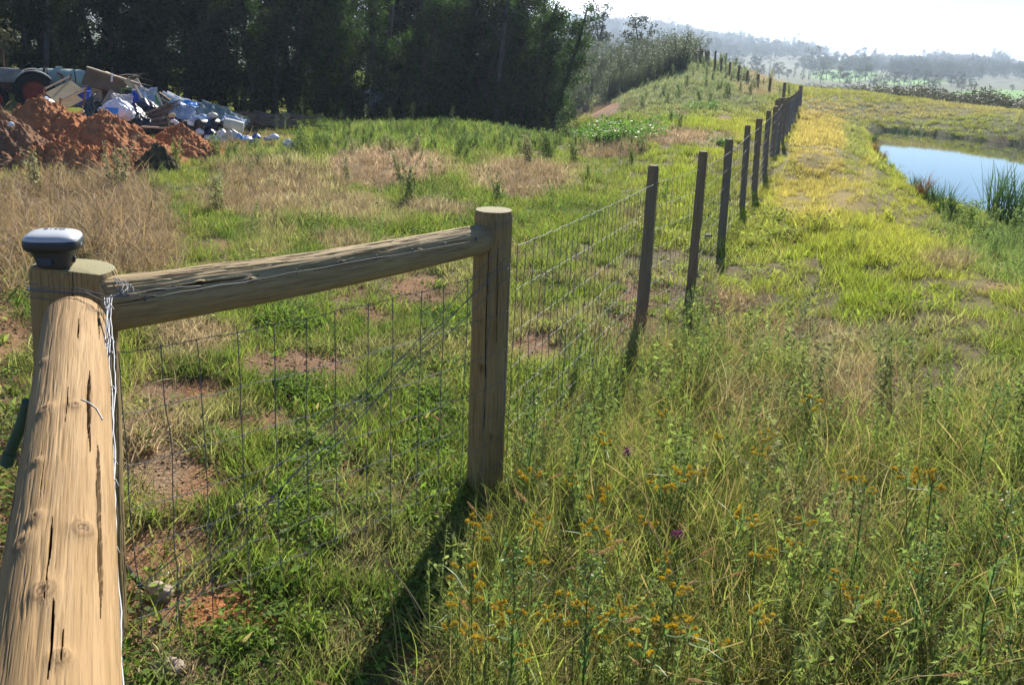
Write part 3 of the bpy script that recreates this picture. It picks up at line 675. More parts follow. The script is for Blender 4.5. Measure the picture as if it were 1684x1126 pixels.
def onlog(A, B, rA, rB, px, py):
    """(angle, distance along) of the spot on a round timber that a pixel of the photograph shows"""
    A, B = Vector(A), Vector(B); L = (B - A).length; d = (B - A) / L
    q = d.to_track_quat('Z', 'X') if abs(d.z) < .9 else Vector((0, 0, 1)).rotation_difference(d)
    ax, ay = q @ Vector((1, 0, 0)), q @ Vector((0, 1, 0))
    TH, Z = np.meshgrid(np.linspace(-math.pi, math.pi, 240, endpoint=False), np.linspace(0, min(L, 2.4), 500)); r = rA + (rB - rA) * Z / L
    X = [A[i] + d[i] * Z + (ax[i] * np.cos(TH) + ay[i] * np.sin(TH)) * r for i in range(3)]
    nrm = [ax[i] * np.cos(TH) + ay[i] * np.sin(TH) for i in range(3)]
    fac = nrm[0] * X[0] + nrm[1] * X[1] + nrm[2] * (X[2] - H)
    u, v, dp = proj(*X); e = np.hypot(u - px, v - py) + (fac > 0) * 1e6 + (dp < .2) * 1e6
    i = np.unravel_index(np.argmin(e), e.shape); return float(TH[i]), float(Z[i])
def crackpx(args, p0, p1, wd, dpt):
    a, b = onlog(*args, *p0), onlog(*args, *p1); z0, z1 = sorted((a[1], b[1])); return ((a[0] + b[0]) / 2, z0 - .03, z1 + .03, wd, dpt)

# ------------------------------------------------------------------ the fence that runs from the corner post to the far corner
NFo = Vector((fence_pts[0][0].x, fence_pts[0][0].y, 0))
fence = tag(empty('wire_fence', NFo), 'wire netting fence with round pine rails and dark posts running up beside the pond', 'fence')
# corner post
ctop = PZ(121, 440, 2.48); cbase = Vector((ctop.x - .075, ctop.y - .02, -.3)); ctop_z = ctop.z
corner = log('corner_post', cbase, ctop, .112, .110, M_post, fence, 256, .008, cracks=((-1.2, .9, 1.6, .0016, .01), (-1.9, .5, 1.3, .002, .008)), flats=((-math.pi / 2 - .06, .42),), seed=3, lump=.006, roughness=.006, dome=.004)
# the round post with the rail
b2, t2 = fence_pts[0]
post2 = log('round_post', b2 + (b2 - t2).normalized() * .3, t2, .079, .076, M_post, fence, 256, .008, knots=((-1.9, .9, .02), (-1.3, .6, .014)), cracks=((-1.75, .55, 1.5, .0015, .010), (-1.2, .9, 1.45, .0012, .008), (-2.3, .5, .9, .001, .006)), seed=5, lump=.008, roughness=.006, dome=.002, sq=2.15)
# near rail, from the corner post towards and past the camera
ra = PZ(124, 530, 2.37); rb = PZ(88, 1126, 1.155); ra.z = rb.z + .055
rd = (rb - ra).normalized()
a1 = (ra, ra + rd * 3.2, .077, .084)
kn1 = [(*onlog(*a1, u, v), r) for u, v, r in ((73, 675, .017), (136, 870, .019), (70, 972, .018), (58, 852, .012), (123, 667, .014), (36, 895, .018), (70, 596, .010), (150, 508, .016), (100, 1080, .012), (60, 760, .008))]
ck1 = [crackpx(a1, (146, 610), (152, 740), .0022, .018), crackpx(a1, (155, 730), (175, 1010), .0032, .022), crackpx(a1, (78, 850), (84, 980), .0016, .012), crackpx(a1, (86, 975), (76, 1120), .002, .014),
       crackpx(a1, (66, 760), (70, 820), .0014, .01), crackpx(a1, (108, 640), (110, 690), .0013, .008), crackpx(a1, (160, 500), (166, 560), .0026, .014), crackpx(a1, (95, 1040), (112, 1100), .002, .008), crackpx(a1, (30, 690), (14, 900), .0016, .01), crackpx(a1, (125, 525), (128, 560), .0018, .007)]
rail1 = log('near_rail', ra, ra + rd * 2.4, .077, .082, M_rail, fence, 440, .005, knots=kn1, cracks=ck1, seed=9, lump=.010, roughness=.0022, dome=-.01)
# side rail
sa = PZ(160, 503, 2.47); sb = PZ(803, 391, 3.62)
a2 = (sa, sb, .076, .058)
ck2 = [crackpx(a2, (230, 475), (420, 452), .0022, .014), crackpx(a2, (520, 440), (700, 400), .0012, .008), crackpx(a2, (300, 462), (340, 458), .0016, .01), crackpx(a2, (560, 420), (640, 400), .0016, .01), crackpx(a2, (200, 492), (300, 482), .0012, .007), crackpx(a2, (650, 395), (790, 372), .0016, .01)]
kn2 = [(*onlog(*a2, u, v), r) for u, v, r in ((410, 455, .012), (560, 425, .012), (690, 408, .010), (330, 462, .010))]
side = log('side_rail', sa, sb, .076, .058, M_rail2, fence, 320, .004, knots=kn2, cracks=ck2, seed=14, lump=.028, roughness=.007, bend=-.014)

# the line posts: half-round stakes, each a part
sk = 0
for i, (b, tp) in enumerate(fence_pts[1:]):
    d = (tp - b).normalized(); big = i in (7, 14)
    r = (.040 if i < 4 else .046) * (1.5 if big else 1) * (1 + .015 * i)
    o = log('post', b - d * .25, tp, r * random.Random(i).uniform(1.0, 1.15), r * random.Random(i + 50).uniform(.9, 1.08), M_stake, fence, 28, .03, seed=30 + i, lump=.05, roughness=.006, sq=2.15, flats=((1.6, .75),))
bb, bt = fence_pts[3]
log('broken_post', Vector((bb.x - .17, bb.y - .15, bb.z - .1)), Vector((bb.x - .19, bb.y - .15, bb.z + .14)), .05, .046, M_stake, fence, 24, .02, seed=66, lump=.05, roughness=.01)
tag(children(fence)[-1], 'short cut-off stump of a post')
s_ = fence_pts[8]; w_ = MB(); w_.box(s_[1] + Vector((-.02, -.1, -.12)), (.30, .07, .16), rotz(.3)); w_.build('cross_block', M_stake, fence, loc=-NFo)
M_wire = simple('galvanised_wire', (.16, .165, .175), .65, .3, .2, .2, 40)
M_wire2 = simple('bright_galvanised_wire', (.17, .175, .185), .6, .3, .15, .15, 40)
def wires(name, lines, r, mat, parent, n=4, knots=()):
    V, Fc, b = [], [], 0; k = np.arange(n) * 2 * math.pi / n
    for P in lines:
        P = np.asarray(P, float); m = len(P); T = np.gradient(P, axis=0); T /= np.linalg.norm(T, axis=1)[:, None] + 1e-9
        ref = np.where(np.abs(T[:, 2:3]) > .9, np.array((1., 0, 0)), np.array((0, 0, 1.))); u = np.cross(T, ref); u /= np.linalg.norm(u, axis=1)[:, None] + 1e-9; v = np.cross(T, u)
        rr = r if np.ndim(r) == 0 else r[0]
        ring = P[:, None, :] + rr * (u[:, None, :] * np.cos(k)[None, :, None] + v[:, None, :] * np.sin(k)[None, :, None]); V.append(ring.reshape(-1, 3))
        idx = b + np.arange(m * n).reshape(m, n); Fc.append(np.stack([idx[:-1], np.roll(idx[:-1], -1, 1), np.roll(idx[1:], -1, 1), idx[1:]], -1).reshape(-1, 4)); b += m * n
    for p, kr in knots:
        p = np.asarray(p); o_ = np.array([(1, 0, 0), (0, 1, 0), (-1, 0, 0), (0, -1, 0), (0, 0, 1), (0, 0, -1)], float) * kr
        V.append(p + o_); Fc.append(np.array([(0, 1, 4, 4), (1, 2, 4, 4), (2, 3, 4, 4), (3, 0, 4, 4), (1, 0, 5, 5), (2, 1, 5, 5), (3, 2, 5, 5), (0, 3, 5, 5)]) + b); b += 6
    V = np.concatenate(V) - np.array(parent.location)[None, :]; Fc = np.concatenate(Fc)
    quads = Fc[Fc[:, 2] != Fc[:, 3]]; tris = Fc[Fc[:, 2] == Fc[:, 3]][:, :3]
    me = bpy.data.meshes.new(name); me.from_pydata(V.tolist(), [], quads.tolist() + tris.tolist()); me.update()
    me.polygons.foreach_set('use_smooth', [True] * len(me.polygons))
    return link(name, me, mat, parent)
HZ = [.06, .19, .32, .45, .59, .74, .92, 1.10]
def netting(name, runs, parent, r, hz=HZ, step=.16, top=None, seed=0, sag=.012, knot=0, mat=None, verts=True):
    """netting hung along base/top point pairs: line wires at set heights, upright wires between"""
    g = np.random.default_rng(seed); lines, kn, vl = [], [], []
    for (b0, t0), (b1, t1) in zip(runs[:-1], runs[1:]):
        b0, t0, b1, t1 = map(np.array, (b0, t0, b1, t1)); Ls = np.linalg.norm(b1 - b0); n = max(3, int(Ls / step)); sub = 3 if Ls < 5 else 1
        def pt(f, h, off=0):
            b = b0 * (1 - f) + b1 * f; t_ = t0 * (1 - f) + t1 * f; L_ = np.linalg.norm(t_ - b); p = b + (t_ - b) * (h / L_ * (L_ / 1.22)); return p - np.array((0, 0, sag * 4 * f * (1 - f)))
        ph = g.random(len(hz)) * 6
        for i, h in enumerate(hz):
            ff = np.linspace(0, 1, n * sub * 2 + 1); lines.append([pt(f, h) + g.normal(0, .0014, 3) + np.array((0, 0, (.0025) * math.sin(f * n * 6.28 / 2 + ph[i]))) for f in ff])
        if verts:
            for k in range(n + 1):
                f = min(1, max(0, (k + g.normal(0, .06)) / n)); c = [pt(f, h) + g.normal(0, .0025, 3) for h in hz]
                m = []
                for a_, c_ in zip(c[:-1], c[1:]): m += [a_, (a_ + c_) / 2 + g.normal(0, .0015, 3)]
                vl.append(m + [c[-1]])
                if knot: kn += [(q, knot) for q in c]
    if vl: wires('upright_wires', vl, r * 1.25, M_wire, parent, 4)
    return wires(name, lines, r, mat or M_wire, parent, 4, kn)
out = Vector((.10, -.075, 0)).normalized()
cb = Vector((ctop.x + .10, ctop.y - .06, 0.0)); ct = Vector((ctop.x + .10, ctop.y - .06, 1.2))
side_n = Vector((sb.y - sa.y, -(sb.x - sa.x), 0)).normalized() * .085
netting('wire_netting', [(cb + side_n * .55, ct + side_n * .55), (b2 + side_n, Vector((b2.x, b2.y, 1.215)) + side_n)], fence, .00125, [.05, .17, .29, .41, .54, .68, .84, 1.02], .118, sag=.02, knot=.0036, seed=3)
runs = [(Vector(b2) + Vector((.085, -.02, 0)), Vector((b2.x + .085, b2.y - .02, 1.215)))] + [(b + Vector((.045, 0, 0)), t_ + Vector((.045, 0, 0))) for b, t_ in fence_pts[1:]]
netting('wire_netting', runs[:4], fence, .0012, seed=4, sag=.01, step=.11, knot=.0024, mat=M_wire2)
netting('wire_netting', runs[3:], fence, .0017, seed=5, sag=.01, step=.16, mat=M_wire2)
# bracing wires and the strands wound round the corner post
g = np.random.default_rng(12)
def wob(pts, n, amp, seed):
    g = np.random.default_rng(seed); pts = [np.array(p, float) for p in pts]; out_ = []
    for a_, b_ in zip(pts[:-1], pts[1:]):
        for f in np.linspace(0, 1, n, endpoint=False): out_.append(a_ * (1 - f) + b_ * f + g.normal(0, amp, 3))
    return out_ + [pts[-1]]
pt2 = np.array(t2); L_ = []
for dx, dz in ((0, 0), (.01, -.05)):
    L_.append(wob([pt2 + np.array((.05 + dx, -.085, -.12 + dz)), np.array(cb + side_n * .7) + np.array((0, 0, .10 + dz))], 14, .002, int(50 + dx * 100)))
    L_.append(wob([pt2 + np.array((.07, -.08, -.20 + dz)), np.array(cb + side_n * .7) + np.array((.02, 0, .30 + dz * 2))], 14, .002, int(60 + dx * 100)))
wires('brace_wire', L_, .0019, M_wire, fence)
def ringaround(c, r, z, n=40, tilt=0, seed=0, a0=0, a1=6.283):
    g = np.random.default_rng(seed); P = []
    for f in np.linspace(0, 1, n):
        a = a0 + (a1 - a0) * f; rr = min(r, .42 * r / max(math.cos(a + math.pi / 2 + .06), .05)) + .006; P.append((c.x + rr * math.cos(a), c.y + rr * math.sin(a), z + tilt * math.sin(a) + g.normal(0, .0012)))
    return P
L_ = [ringaround(ctop, .114, ctop_z - zz, 60, tl, s) for s, (zz, tl) in enumerate(((.055, .004), (.062, -.006), (.075, .008)))]
L_.append([PZ(*p) for p in ((62, 467, 2.36), (42, 466, 2.36), (40, 470, 2.35), (60, 476, 2.35), (95, 478, 2.34), (140, 480, 2.33), (168, 494, 2.31), (178, 492, 2.33), (184, 484, 2.36))])
L_.append([PZ(*p) for p in ((60, 473, 2.35), (98, 472, 2.35), (130, 474, 2.34), (160, 482, 2.33), (179, 488, 2.34), (200, 484, 2.38), (215, 468, 2.44), (188, 457, 2.47))])
rq = random.Random(5)
for k in range(6): a_ = 186 + k * 5 + rq.uniform(-2, 2); L_.append([PZ(a_, 456 + k * 2 + rq.uniform(-3, 3), 2.44), PZ(a_ + rq.uniform(2, 12), 468 + rq.uniform(-4, 4), 2.39), PZ(a_ + rq.uniform(2, 16), 482 + k, 2.37), PZ(182 + rq.uniform(-3, 4), 488, 2.36)])
L_.append(wob([PZ(184, 482, 2.36), PZ(260, 486, 2.42), PZ(420, 460, 2.72), PZ(620, 424, 3.10), PZ(780, 396, 3.46), PZ(838, 366, 3.56)], 8, .0015, 5))
L_.append(wob([PZ(186, 478, 2.37), PZ(240, 478, 2.42), PZ(330, 470, 2.58)], 8, .0015, 6))
L_.append([PZ(798, 380, 3.54), PZ(815, 372, 3.51), PZ(845, 362, 3.55)]); L_.append([PZ(800, 372, 3.54), PZ(820, 366, 3.51), PZ(845, 357, 3.55)])
wires('tie_wire', L_, .0013, M_wire2, fence, 5)
# bright strands running down the near rail's side
L_ = []
for k, (x0, x1, x2, x3, s) in enumerate(((176, 176, 184, 190, 1), (180, 172, 187, 196, 2), (172, 181, 178, 187, 3), (178, 186, 183, 199, 4), (184, 178, 189, 193, 5))):
    L_.append(wob([PZ(x0, 490, 2.33), PZ(x1, 560, 2.18), PZ((x1 + x2) / 2 + (5 if k % 2 else -3), 640, 2.02), PZ(x2, 740, 1.81), PZ(x2 + (3 if k % 2 else -2), 860, 1.56), PZ(x3 - 2, 990, 1.345), PZ(x3 + 2, 1126, 1.155), PZ(x3 + 10, 1300, .95)], 7, .0008, 70 + k))
for k, (y, dp) in enumerate(((505, 2.30), (560, 2.18), (585, 2.14), (642, 2.02), (760, 1.77), (795, 1.70), (905, 1.49), (1030, 1.28))):
    L_.append([PZ(170 + k * 2, y, dp), PZ(180 + k * 2, y - 7, dp - .006), PZ(187 + k * 1.5, y + 3, dp), PZ(178 + k * 2, y + 8, dp + .004), PZ(172 + k * 2, y + 1, dp)])
wires('strained_wire', L_, .0015, simple('new_galvanised_wire', (.30, .31, .33), .55, .35, .2), fence, 6)
# white flecked marker line across the near rail
a_ = [onlog(*a1, u, v) for u, v in ((134, 657), (146, 662), (158, 672), (168, 690))]
q_ = rd.to_track_quat('Z', 'X'); ax_, ay_ = q_ @ Vector((1, 0, 0)), q_ @ Vector((0, 1, 0))
wires('white_twine', [[ra + rd * z + (ax_ * math.cos(th) + ay_ * math.sin(th)) * .0795 for th, z in a_]], .0014, simple('white_twine', (.6, .6, .58), .6), fence, 6)
# staples
for k in range(9):
    m = MB()
    f = (k + .6) / 9.4; p = sa.lerp(sb, f) + side_n.normalized() * (.074 - .018 * f) + Vector((0, 0, .02)); m.box(p, (.004, .005, .016), rotz(.6)); m.build('staple', M_wire, fence, loc=-NFo)
# green post end that sticks out behind the near rail, black stick and stones by the netting
p = tag(empty('steel_stake', PZ(22, 800, 2.0)), 'dark green steel stake leaning out from under the near rail', 'stake')
M_green = simple('green_paint', (.035, .085, .055), .5, .4)
m = MB(); m.tube([PZ(46, 660, 1.95), PZ(34, 700, 1.97), PZ(16, 745, 2.0)], .012, 12); m.tube([PZ(16, 745, 2.0), PZ(10, 764, 2.005)], .014, 12); m.build('stake_shaft', M_green, p, True, loc=-p.location)
pos = G(222, 962); m = MB(); m.tube([pos + Vector((-.05, .04, .05)), pos + Vector((0, 0, .03)), pos + Vector((.05, -.045, .015))], [.008, .010, .007], 8)
tag(m.build('stick', simple('charred_wood', (.02, .018, .016), .9)), 'short black charred stick on the bare soil beside a pale stone', 'stick')
def rock(name, c, s, mat, seed, label, cat='stone'):
    bm = bmesh.new(); bmesh.ops.create_icosphere(bm, subdivisions=4, radius=1)
    V = np.array([v.co for v in bm.verts]); n_ = fbm(V[:, 0] * 1.3 + seed, V[:, 1] * 1.3, V[:, 2] * 1.3, seed, 4); n2 = fbm(V[:, 0] * 5 + seed, V[:, 1] * 5, V[:, 2] * 5, seed, 3)
    V = V * (.55 + .8 * n_ + .12 * n2)[:, None] * np.array(s)
    for v, c_ in zip(bm.verts, V): v.co = c_
    me = bpy.data.meshes.new(name); bm.to_mesh(me); bm.free(); me.polygons.foreach_set('use_smooth', [True] * len(me.polygons))
    return tag(link(name, me, mat, loc=c), label, cat)
M_stone = simple('pale_stone', (.36, .29, .22), .9, .2, 0, .4, 30, .5)
rock('stone', G(260, 985) + Vector((0, 0, .02)), (.045, .035, .032), M_stone, 1, 'pale pinkish stone beside the short black stick')
rock('stone', G(393, 845) + Vector((0, 0, .012)), (.03, .022, .018), M_stone, 2, 'small tan stone among green weeds behind the netting')
rock('stone', G(275, 1105) + Vector((0, 0, .01)), (.05, .03, .02), M_stone, 3, 'flat buff stone at the foot of the netting near the rail')

# ------------------------------------------------------------------ the ridge fence with its braced end
f2o = fence2_pts[6][0]
fence2 = tag(empty('ridge_fence', f2o), 'distant line of thin dark posts and wires crossing the grassy ridge', 'fence')
r_end = []
for i, (b, tp) in enumerate(fence2_pts): log('post', b - Vector((0, 0, .3)), tp, .075, .07, M_stake, fence2, 10, .12, seed=80 + i, sq=2.5)
H3 = []
for tp, bp, D in (((1144, 82), (1143.5, 106), 68), ((1153.7, 81.5), (1152.5, 107.5), 66), ((1162.5, 81.5), (1161.5, 103), 70)):
    b = PD(*bp, D); tp_ = PY(*tp, b.y); H3.append((b, tp_)); log('strainer_post', b - Vector((0, 0, .3)), tp_, .13, .12, M_stake, fence2, 14, .12, seed=90)
log('rail', H3[0][1] - Vector((0, 0, .12)), H3[1][1] - Vector((0, 0, .1)), .07, .07, M_stake, fence2, 10, .12, seed=93)
log('rail', H3[1][1] - Vector((0, 0, .12)), H3[2][1] - Vector((0, 0, .1)), .07, .07, M_stake, fence2, 10, .12, seed=94)
for tp, bp, D in (((1136, 90), (1135.5, 106), 72), ((1195, 88), (1194, 102), 86), ((1211, 96), (1210.5, 106), 90)):
    b = PD(*bp, D); b.z = min(b.z, tz(b.x, b.y)); tp_ = PY(*tp, b.y); log('post', b - Vector((0, 0, .3)), tp_, .08, .08, M_stake, fence2, 10, .15, seed=97)
rn = [(b, tp) for b, tp in [fence_pts[-1]] + fence2_pts[:7]] + [fence2_pts[8], H3[2]]
netting('line_wire', rn, fence2, .0028, [.25, .5, .75, 1.0, 1.18], 2.0, seed=8, sag=.03, verts=False)

# ------------------------------------------------------------------ the positioning receiver on the corner post
M_blk = simple('dark_plastic', (.028, .030, .033), .45, .5, 0, .1); M_rub = simple('charcoal_plastic', (.045, .047, .050), .55, .45, 0, .1); M_wht = simple('white_plastic', (.52, .52, .51), .35, .5, 0, .04)
rc = PZ(92, 434, 2.47); rc.z = ctop_z + .003
rcv = tag(empty('survey_receiver', rc, R(15)), 'squarish satellite survey receiver, white topped and dark grey below, sitting on the corner fence post', 'receiver')
rcv.scale = (.84, .84, 1.0)
def sqlathe(prof, n=64, e=3.6):
    vs, fs = [], []
    for r, z in prof:
        for k in range(n):
            a = 2 * math.pi * k / n; q = r / (abs(math.cos(a)) ** e + abs(math.sin(a)) ** e) ** (1 / e); vs.append((q * math.cos(a), q * math.sin(a), z))
    for i in range(len(prof) - 1):
        for k in range(n): fs.append((i * n + k, i * n + (k + 1) % n, (i + 1) * n + (k + 1) % n, (i + 1) * n + k))
    fs.append(tuple(range(n))[::-1]); fs.append(tuple((len(prof) - 1) * n + k for k in range(n)))
    return vs, fs
def sqpart(name, prof, mat):
    m = MB(); m.add(*sqlathe(prof)); return m.build(name, mat, rcv, True)
body = sqpart('body', [(.040, 0), (.046, .002), (.051, .006), (.055, .022), (.062, .040), (.067, .047), (.068, .049)], M_rub)
band = sqpart('band', [(.066, .049), (.076, .051), (.0835, .056), (.0855, .062), (.0855, .074), (.083, .079), (.078, .080)], M_blk)
lid = sqpart('top_cover', [(.0815, .0795), (.0805, .083), (.076, .088), (.066, .093), (.050, .0965), (.030, .098), (.010, .0985)], M_wht)
m = MB(); m.box((-.018, -.0565, .025), (.044, .010, .026), eul(R(-14), 0, 0), bev=.003); m.build('battery_door', M_blk, rcv)
m = MB(); m.box((.024, -.0575, .030), (.004, .003, .010), eul(R(-14), 0, 0)); m.build('latch', M_blk, rcv)
m = MB(); m.box((.0585, -.012, .022), (.008, .016, .018), eul(0, R(14), 0), bev=.002); m.build('port_cover', M_blk, rcv)
def text(s, size, mat, parent, loc, rot, name='lettering', ext=.0004):
    fc = bpy.data.curves.new(name, 'FONT'); fc.body = s; fc.size = size; fc.extrude = ext; fc.align_x = 'CENTER'; fc.align_y = 'CENTER'
    o = bpy.data.objects.new(name, fc); C.objects.link(o); fc.materials.append(mat)
    dg = bpy.context.evaluated_depsgraph_get(); me = bpy.data.meshes.new_from_object(o.evaluated_get(dg)); bpy.data.objects.remove(o)
    o = bpy.data.objects.new(name, me); C.objects.link(o); o.parent = parent; o.location = loc; o.rotation_euler = rot
    if not me.materials: me.materials.append(mat)
    return o
text('GS18', .030, simple('print_grey', (.10, .10, .10), .5), rcv, (.002, .022, .0984), (R(1.5), 0, math.pi))
text('GS18', .010, simple('print_white', (.6, .6, .6), .5), rcv, (.0862, -.025, .067), (R(90), 0, R(90)))

# ------------------------------------------------------------------ trees
M_bark = simple('grey_brown_bark', (.075, .062, .05), .95, .15, 0, .4, 8, .4)
M_bark2 = simple('pale_gum_bark', (.085, .08, .072), .9, .2, 0, .35, 3, .3)
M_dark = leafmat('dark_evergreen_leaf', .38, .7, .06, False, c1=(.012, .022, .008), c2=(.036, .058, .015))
M_edge = leafmat('sunlit_evergreen_leaf', .5, .65, .08, False, c1=(.018, .038, .009), c2=(.055, .105, .02))  # brighter, greener evergreen copy: sunlight on the edge foliage put into the colour
M_gum = leafmat('gum_leaf', .38, .6, .12, False, c1=(.024, .038, .015), c2=(.055, .075, .025))
M_scrub = leafmat('scrub_leaf', .30, .6, .2, False, c1=(.075, .105, .045), c2=(.15, .18, .085))
M_olive = leafmat('olive_bush_leaf', .28, .6, .2, False, c1=(.055, .060, .028), c2=(.12, .115, .050))
M_bright = leafmat('bright_bush_leaf', .45, .5, .25, False, c1=(.09, .20, .028), c2=(.16, .30, .05))
M_glint = leafmat('glint_pale_leaf', .35, .3, .8, False, c1=(.28, .31, .27), c2=(.50, .52, .48))  # pale colour paints in the sun's highlights on shiny leaves
M_farleaf = leafmat('far_tree_leaf', .22, .6, .15, False, c1=(.045, .065, .030), c2=(.080, .10, .045))
def clumps(cents, per, size, seed, sq=.75):
    g = np.random.default_rng(seed); P = []
    for (x, y, z, r) in cents:
        n = max(6, int(per * (r ** 2))); d = g.normal(size=(n, 3)); d /= np.linalg.norm(d, axis=1)[:, None]; q = r * g.random(n)[:, None] ** .45
        p = d * q; p[:, 2] *= sq; P.append(p + (x, y, z))
    return cards(np.concatenate(P), size, seed + 1, .1, 1.9)
def tree_mesh(kind, seed):
    """returns (stem builder, crown arrays)"""
    g = np.random.default_rng(seed); m = MB(); cents = []
    def limb(p, d, L, r, lev):
        n = 4; P = [Vector(p)]; dd = Vector(d).normalized()
        for i in range(n):
            dd = (dd + Vector(g.normal(0, .12, 3)) + Vector((0, 0, .04))).normalized(); P.append(P[-1] + dd * L / n)
        m.tube(P, [r * (1 - .7 * i / n) for i in range(n + 1)], 6 if lev else 8, caps=False); return P
    if kind in ('dense', 'edge'):
        h = 5.6 + g.random() * 1.2; tr = limb((0, 0, -.4), (g.normal(0, .05), g.normal(0, .05), 1), h, .12, 0)
        nb = 26
        for i in range(nb):
            f = (.04 if kind == 'edge' else .14) + .9 * i / nb; z = h * f; a = g.random() * 6.283; w_ = (1.25 if kind == 'edge' else 1.5) * (1 - f * .55) * (.6 + .6 * g.random())
            i0 = min(3, int(f * 4)); st = tr[i0].lerp(tr[i0 + 1], f * 4 - i0)
            P = limb(st, (math.cos(a), math.sin(a), .35), w_, .035 * (1 - f * .5), 1)
            for q in P[1:]: cents.append((q.x, q.y, q.z, .22 + .30 * g.random()))
        cents.append((tr[-1].x, tr[-1].y, tr[-1].z, .35))
        return m, clumps(cents, 520, .105, seed)
    if kind == 'tall':
        h = 9.5 + g.random() * 3; tr = limb((0, 0, -.4), (g.normal(0, .07), g.normal(0, .05), 1), h, .17, 0)
        for i in range(20):
            f = .38 + .6 * i / 20; a = g.random() * 6.283; w_ = 2.3 * (1 - f * .5) * (.5 + .7 * g.random()); i0 = min(3, int(f * 4)); st = tr[i0].lerp(tr[i0 + 1], f * 4 - i0)
            P = limb(st, (math.cos(a), math.sin(a), .6), w_, .05, 1)
            for q in P[2:]: cents.append((q.x, q.y, q.z, .40 + .4 * g.random()))
        return m, clumps(cents, 150, .17, seed)
    if kind == 'gum':
        h = 10 + g.random() * 2.5; tr = limb((0, 0, -.4), (g.normal(0, .05), 0, 1), h, .13, 0)
        for i in range(9):
            f = .30 + .7 * i / 9; a = g.random() * 6.283; i0 = min(3, int(f * 4)); st = tr[i0].lerp(tr[i0 + 1], f * 4 - i0)
            P = limb(st, (math.cos(a), math.sin(a), .9), 1.6 * (.5 + .7 * g.random()), .04, 1)
            if f > .35:
                for q in P[2:]: cents.append((q.x, q.y, q.z, .25 + .3 * g.random()))
        return m, clumps(cents, 130, .15, seed)
    if kind == 'scrub':
        h = 2.1 + g.random() * .8
        for s in range(5):
            a = g.random() * 6.283; P = limb((g.normal(0, .12), g.normal(0, .12), -.2), (math.cos(a) * .25, math.sin(a) * .25, 1), h * (.75 + .35 * g.random()), .022, 0)
            for f in np.linspace(.22, 1, 9):
                i0 = min(3, int(f * 4)); q = P[i0].lerp(P[i0 + 1], min(1, f * 4 - i0)); cents.append((q.x + g.normal(0, .12), q.y + g.normal(0, .12), q.z, (.30 - .14 * f) * (.7 + .6 * g.random())))
        return m, clumps(cents, 620, .085, seed, 1.1)
    if kind == 'bush':
        for s in range(6):
            a = g.random() * 6.283; P = limb((0, 0, -.2), (math.cos(a) * .9, math.sin(a) * .9, 1), 1.5 * (.6 + .6 * g.random()), .04, 0)
            for q in P[1:]: cents.append((q.x, q.y, q.z, .32 + .35 * g.random()))
        for s in range(8): cents.append((g.normal(0, .7), g.normal(0, .7), .5 + g.random() * .9, .35 + .3 * g.random()))
        return m, clumps(cents, 210, .14, seed)
    if kind == 'round':
        P = limb((0, 0, -.5), (0, 0, 1), 4.5, .2, 0)
        for i in range(26):
            a = g.random() * 6.283; z = 1.6 + 5 * g.random(); w_ = 2.3 * math.sin(math.pi * min(1, (z - .8) / 6.6)) ** .6 * math.sqrt(g.random()); cents.append((w_ * math.cos(a), w_ * math.sin(a), z, .6 + .6 * g.random()))
        for c_ in cents[:7]: m.tube([P[2], Vector(c_[:3])], [.08, .03], 5, caps=False)
        return m, clumps(cents, 60, .34, seed)
    if kind == 'conic':
        P = limb((0, 0, -.5), (0, 0, 1), 7.5, .17, 0)
        for i in range(34):
            f = i / 34; a = g.random() * 6.283; w_ = 1.5 * (1 - f) ** .8 * g.random() ** .4; cents.append((w_ * math.cos(a), w_ * math.sin(a), .8 + 7 * f, (.65 - .35 * f) * (.7 + .5 * g.random())))
        return m, clumps(cents, 80, .30, seed)
KIND = {}
def make_tree(kind, name, leaf, bark, seed, part='trunk'):
    m, (V, Fc, rn) = tree_mesh(kind, seed)
    o = empty(name); m.build(part, bark, o, True)
    me = amesh('crown', V, Fc, False, {'rnd': rn}); link('crown', me, leaf, o)
    return o
class Grove:
    """first use of each prototype moves it; afterwards copies"""
    def __init__(s, protos_): s.p = protos_; s.kids = [children(p) for p in protos_]; s.used = [False] * len(protos_)
    def put(s, i, loc, rz, scale, label, cat, group):
        i %= len(s.p)
        if not s.used[i]: o = s.p[i]; s.used[i] = True; o.location = loc; o.rotation_euler = (0, 0, rz); o.scale = scale
        else: o = copy_thing(s.p[i], loc, (0, 0, rz), scale, s.kids[i])
        return tag(o, label, cat, group)
    def done(s):
        for p, k, u in zip(s.p, s.kids, s.used):
            if not u:
                for c in k: bpy.data.objects.remove(c)
                bpy.data.objects.remove(p)
def az_of(px, py=200): d = ray(px, py); return math.atan2(d[0], d[1])
rt = random.Random(4)
def at_az(a, D, dz=0): x, y = D * math.sin(a), D * math.cos(a); return Vector((x, y, tz(x, y) + dz))
gd = Grove([make_tree('dense', 'evergreen_tree', M_dark, M_bark, 200 + i) for i in range(5)])
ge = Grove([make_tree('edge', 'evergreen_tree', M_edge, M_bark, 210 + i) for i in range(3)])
gt = Grove([make_tree('tall', 'tall_tree', M_dark, M_bark, 220 + i) for i in range(4)])
gg = Grove([make_tree('gum', 'gum_tree', M_gum, M_bark2, 230 + i) for i in range(3)])
a0, a1_ = az_of(-240), az_of(880, 230)
GW = 'trees of the dark wood'
n_f = 30
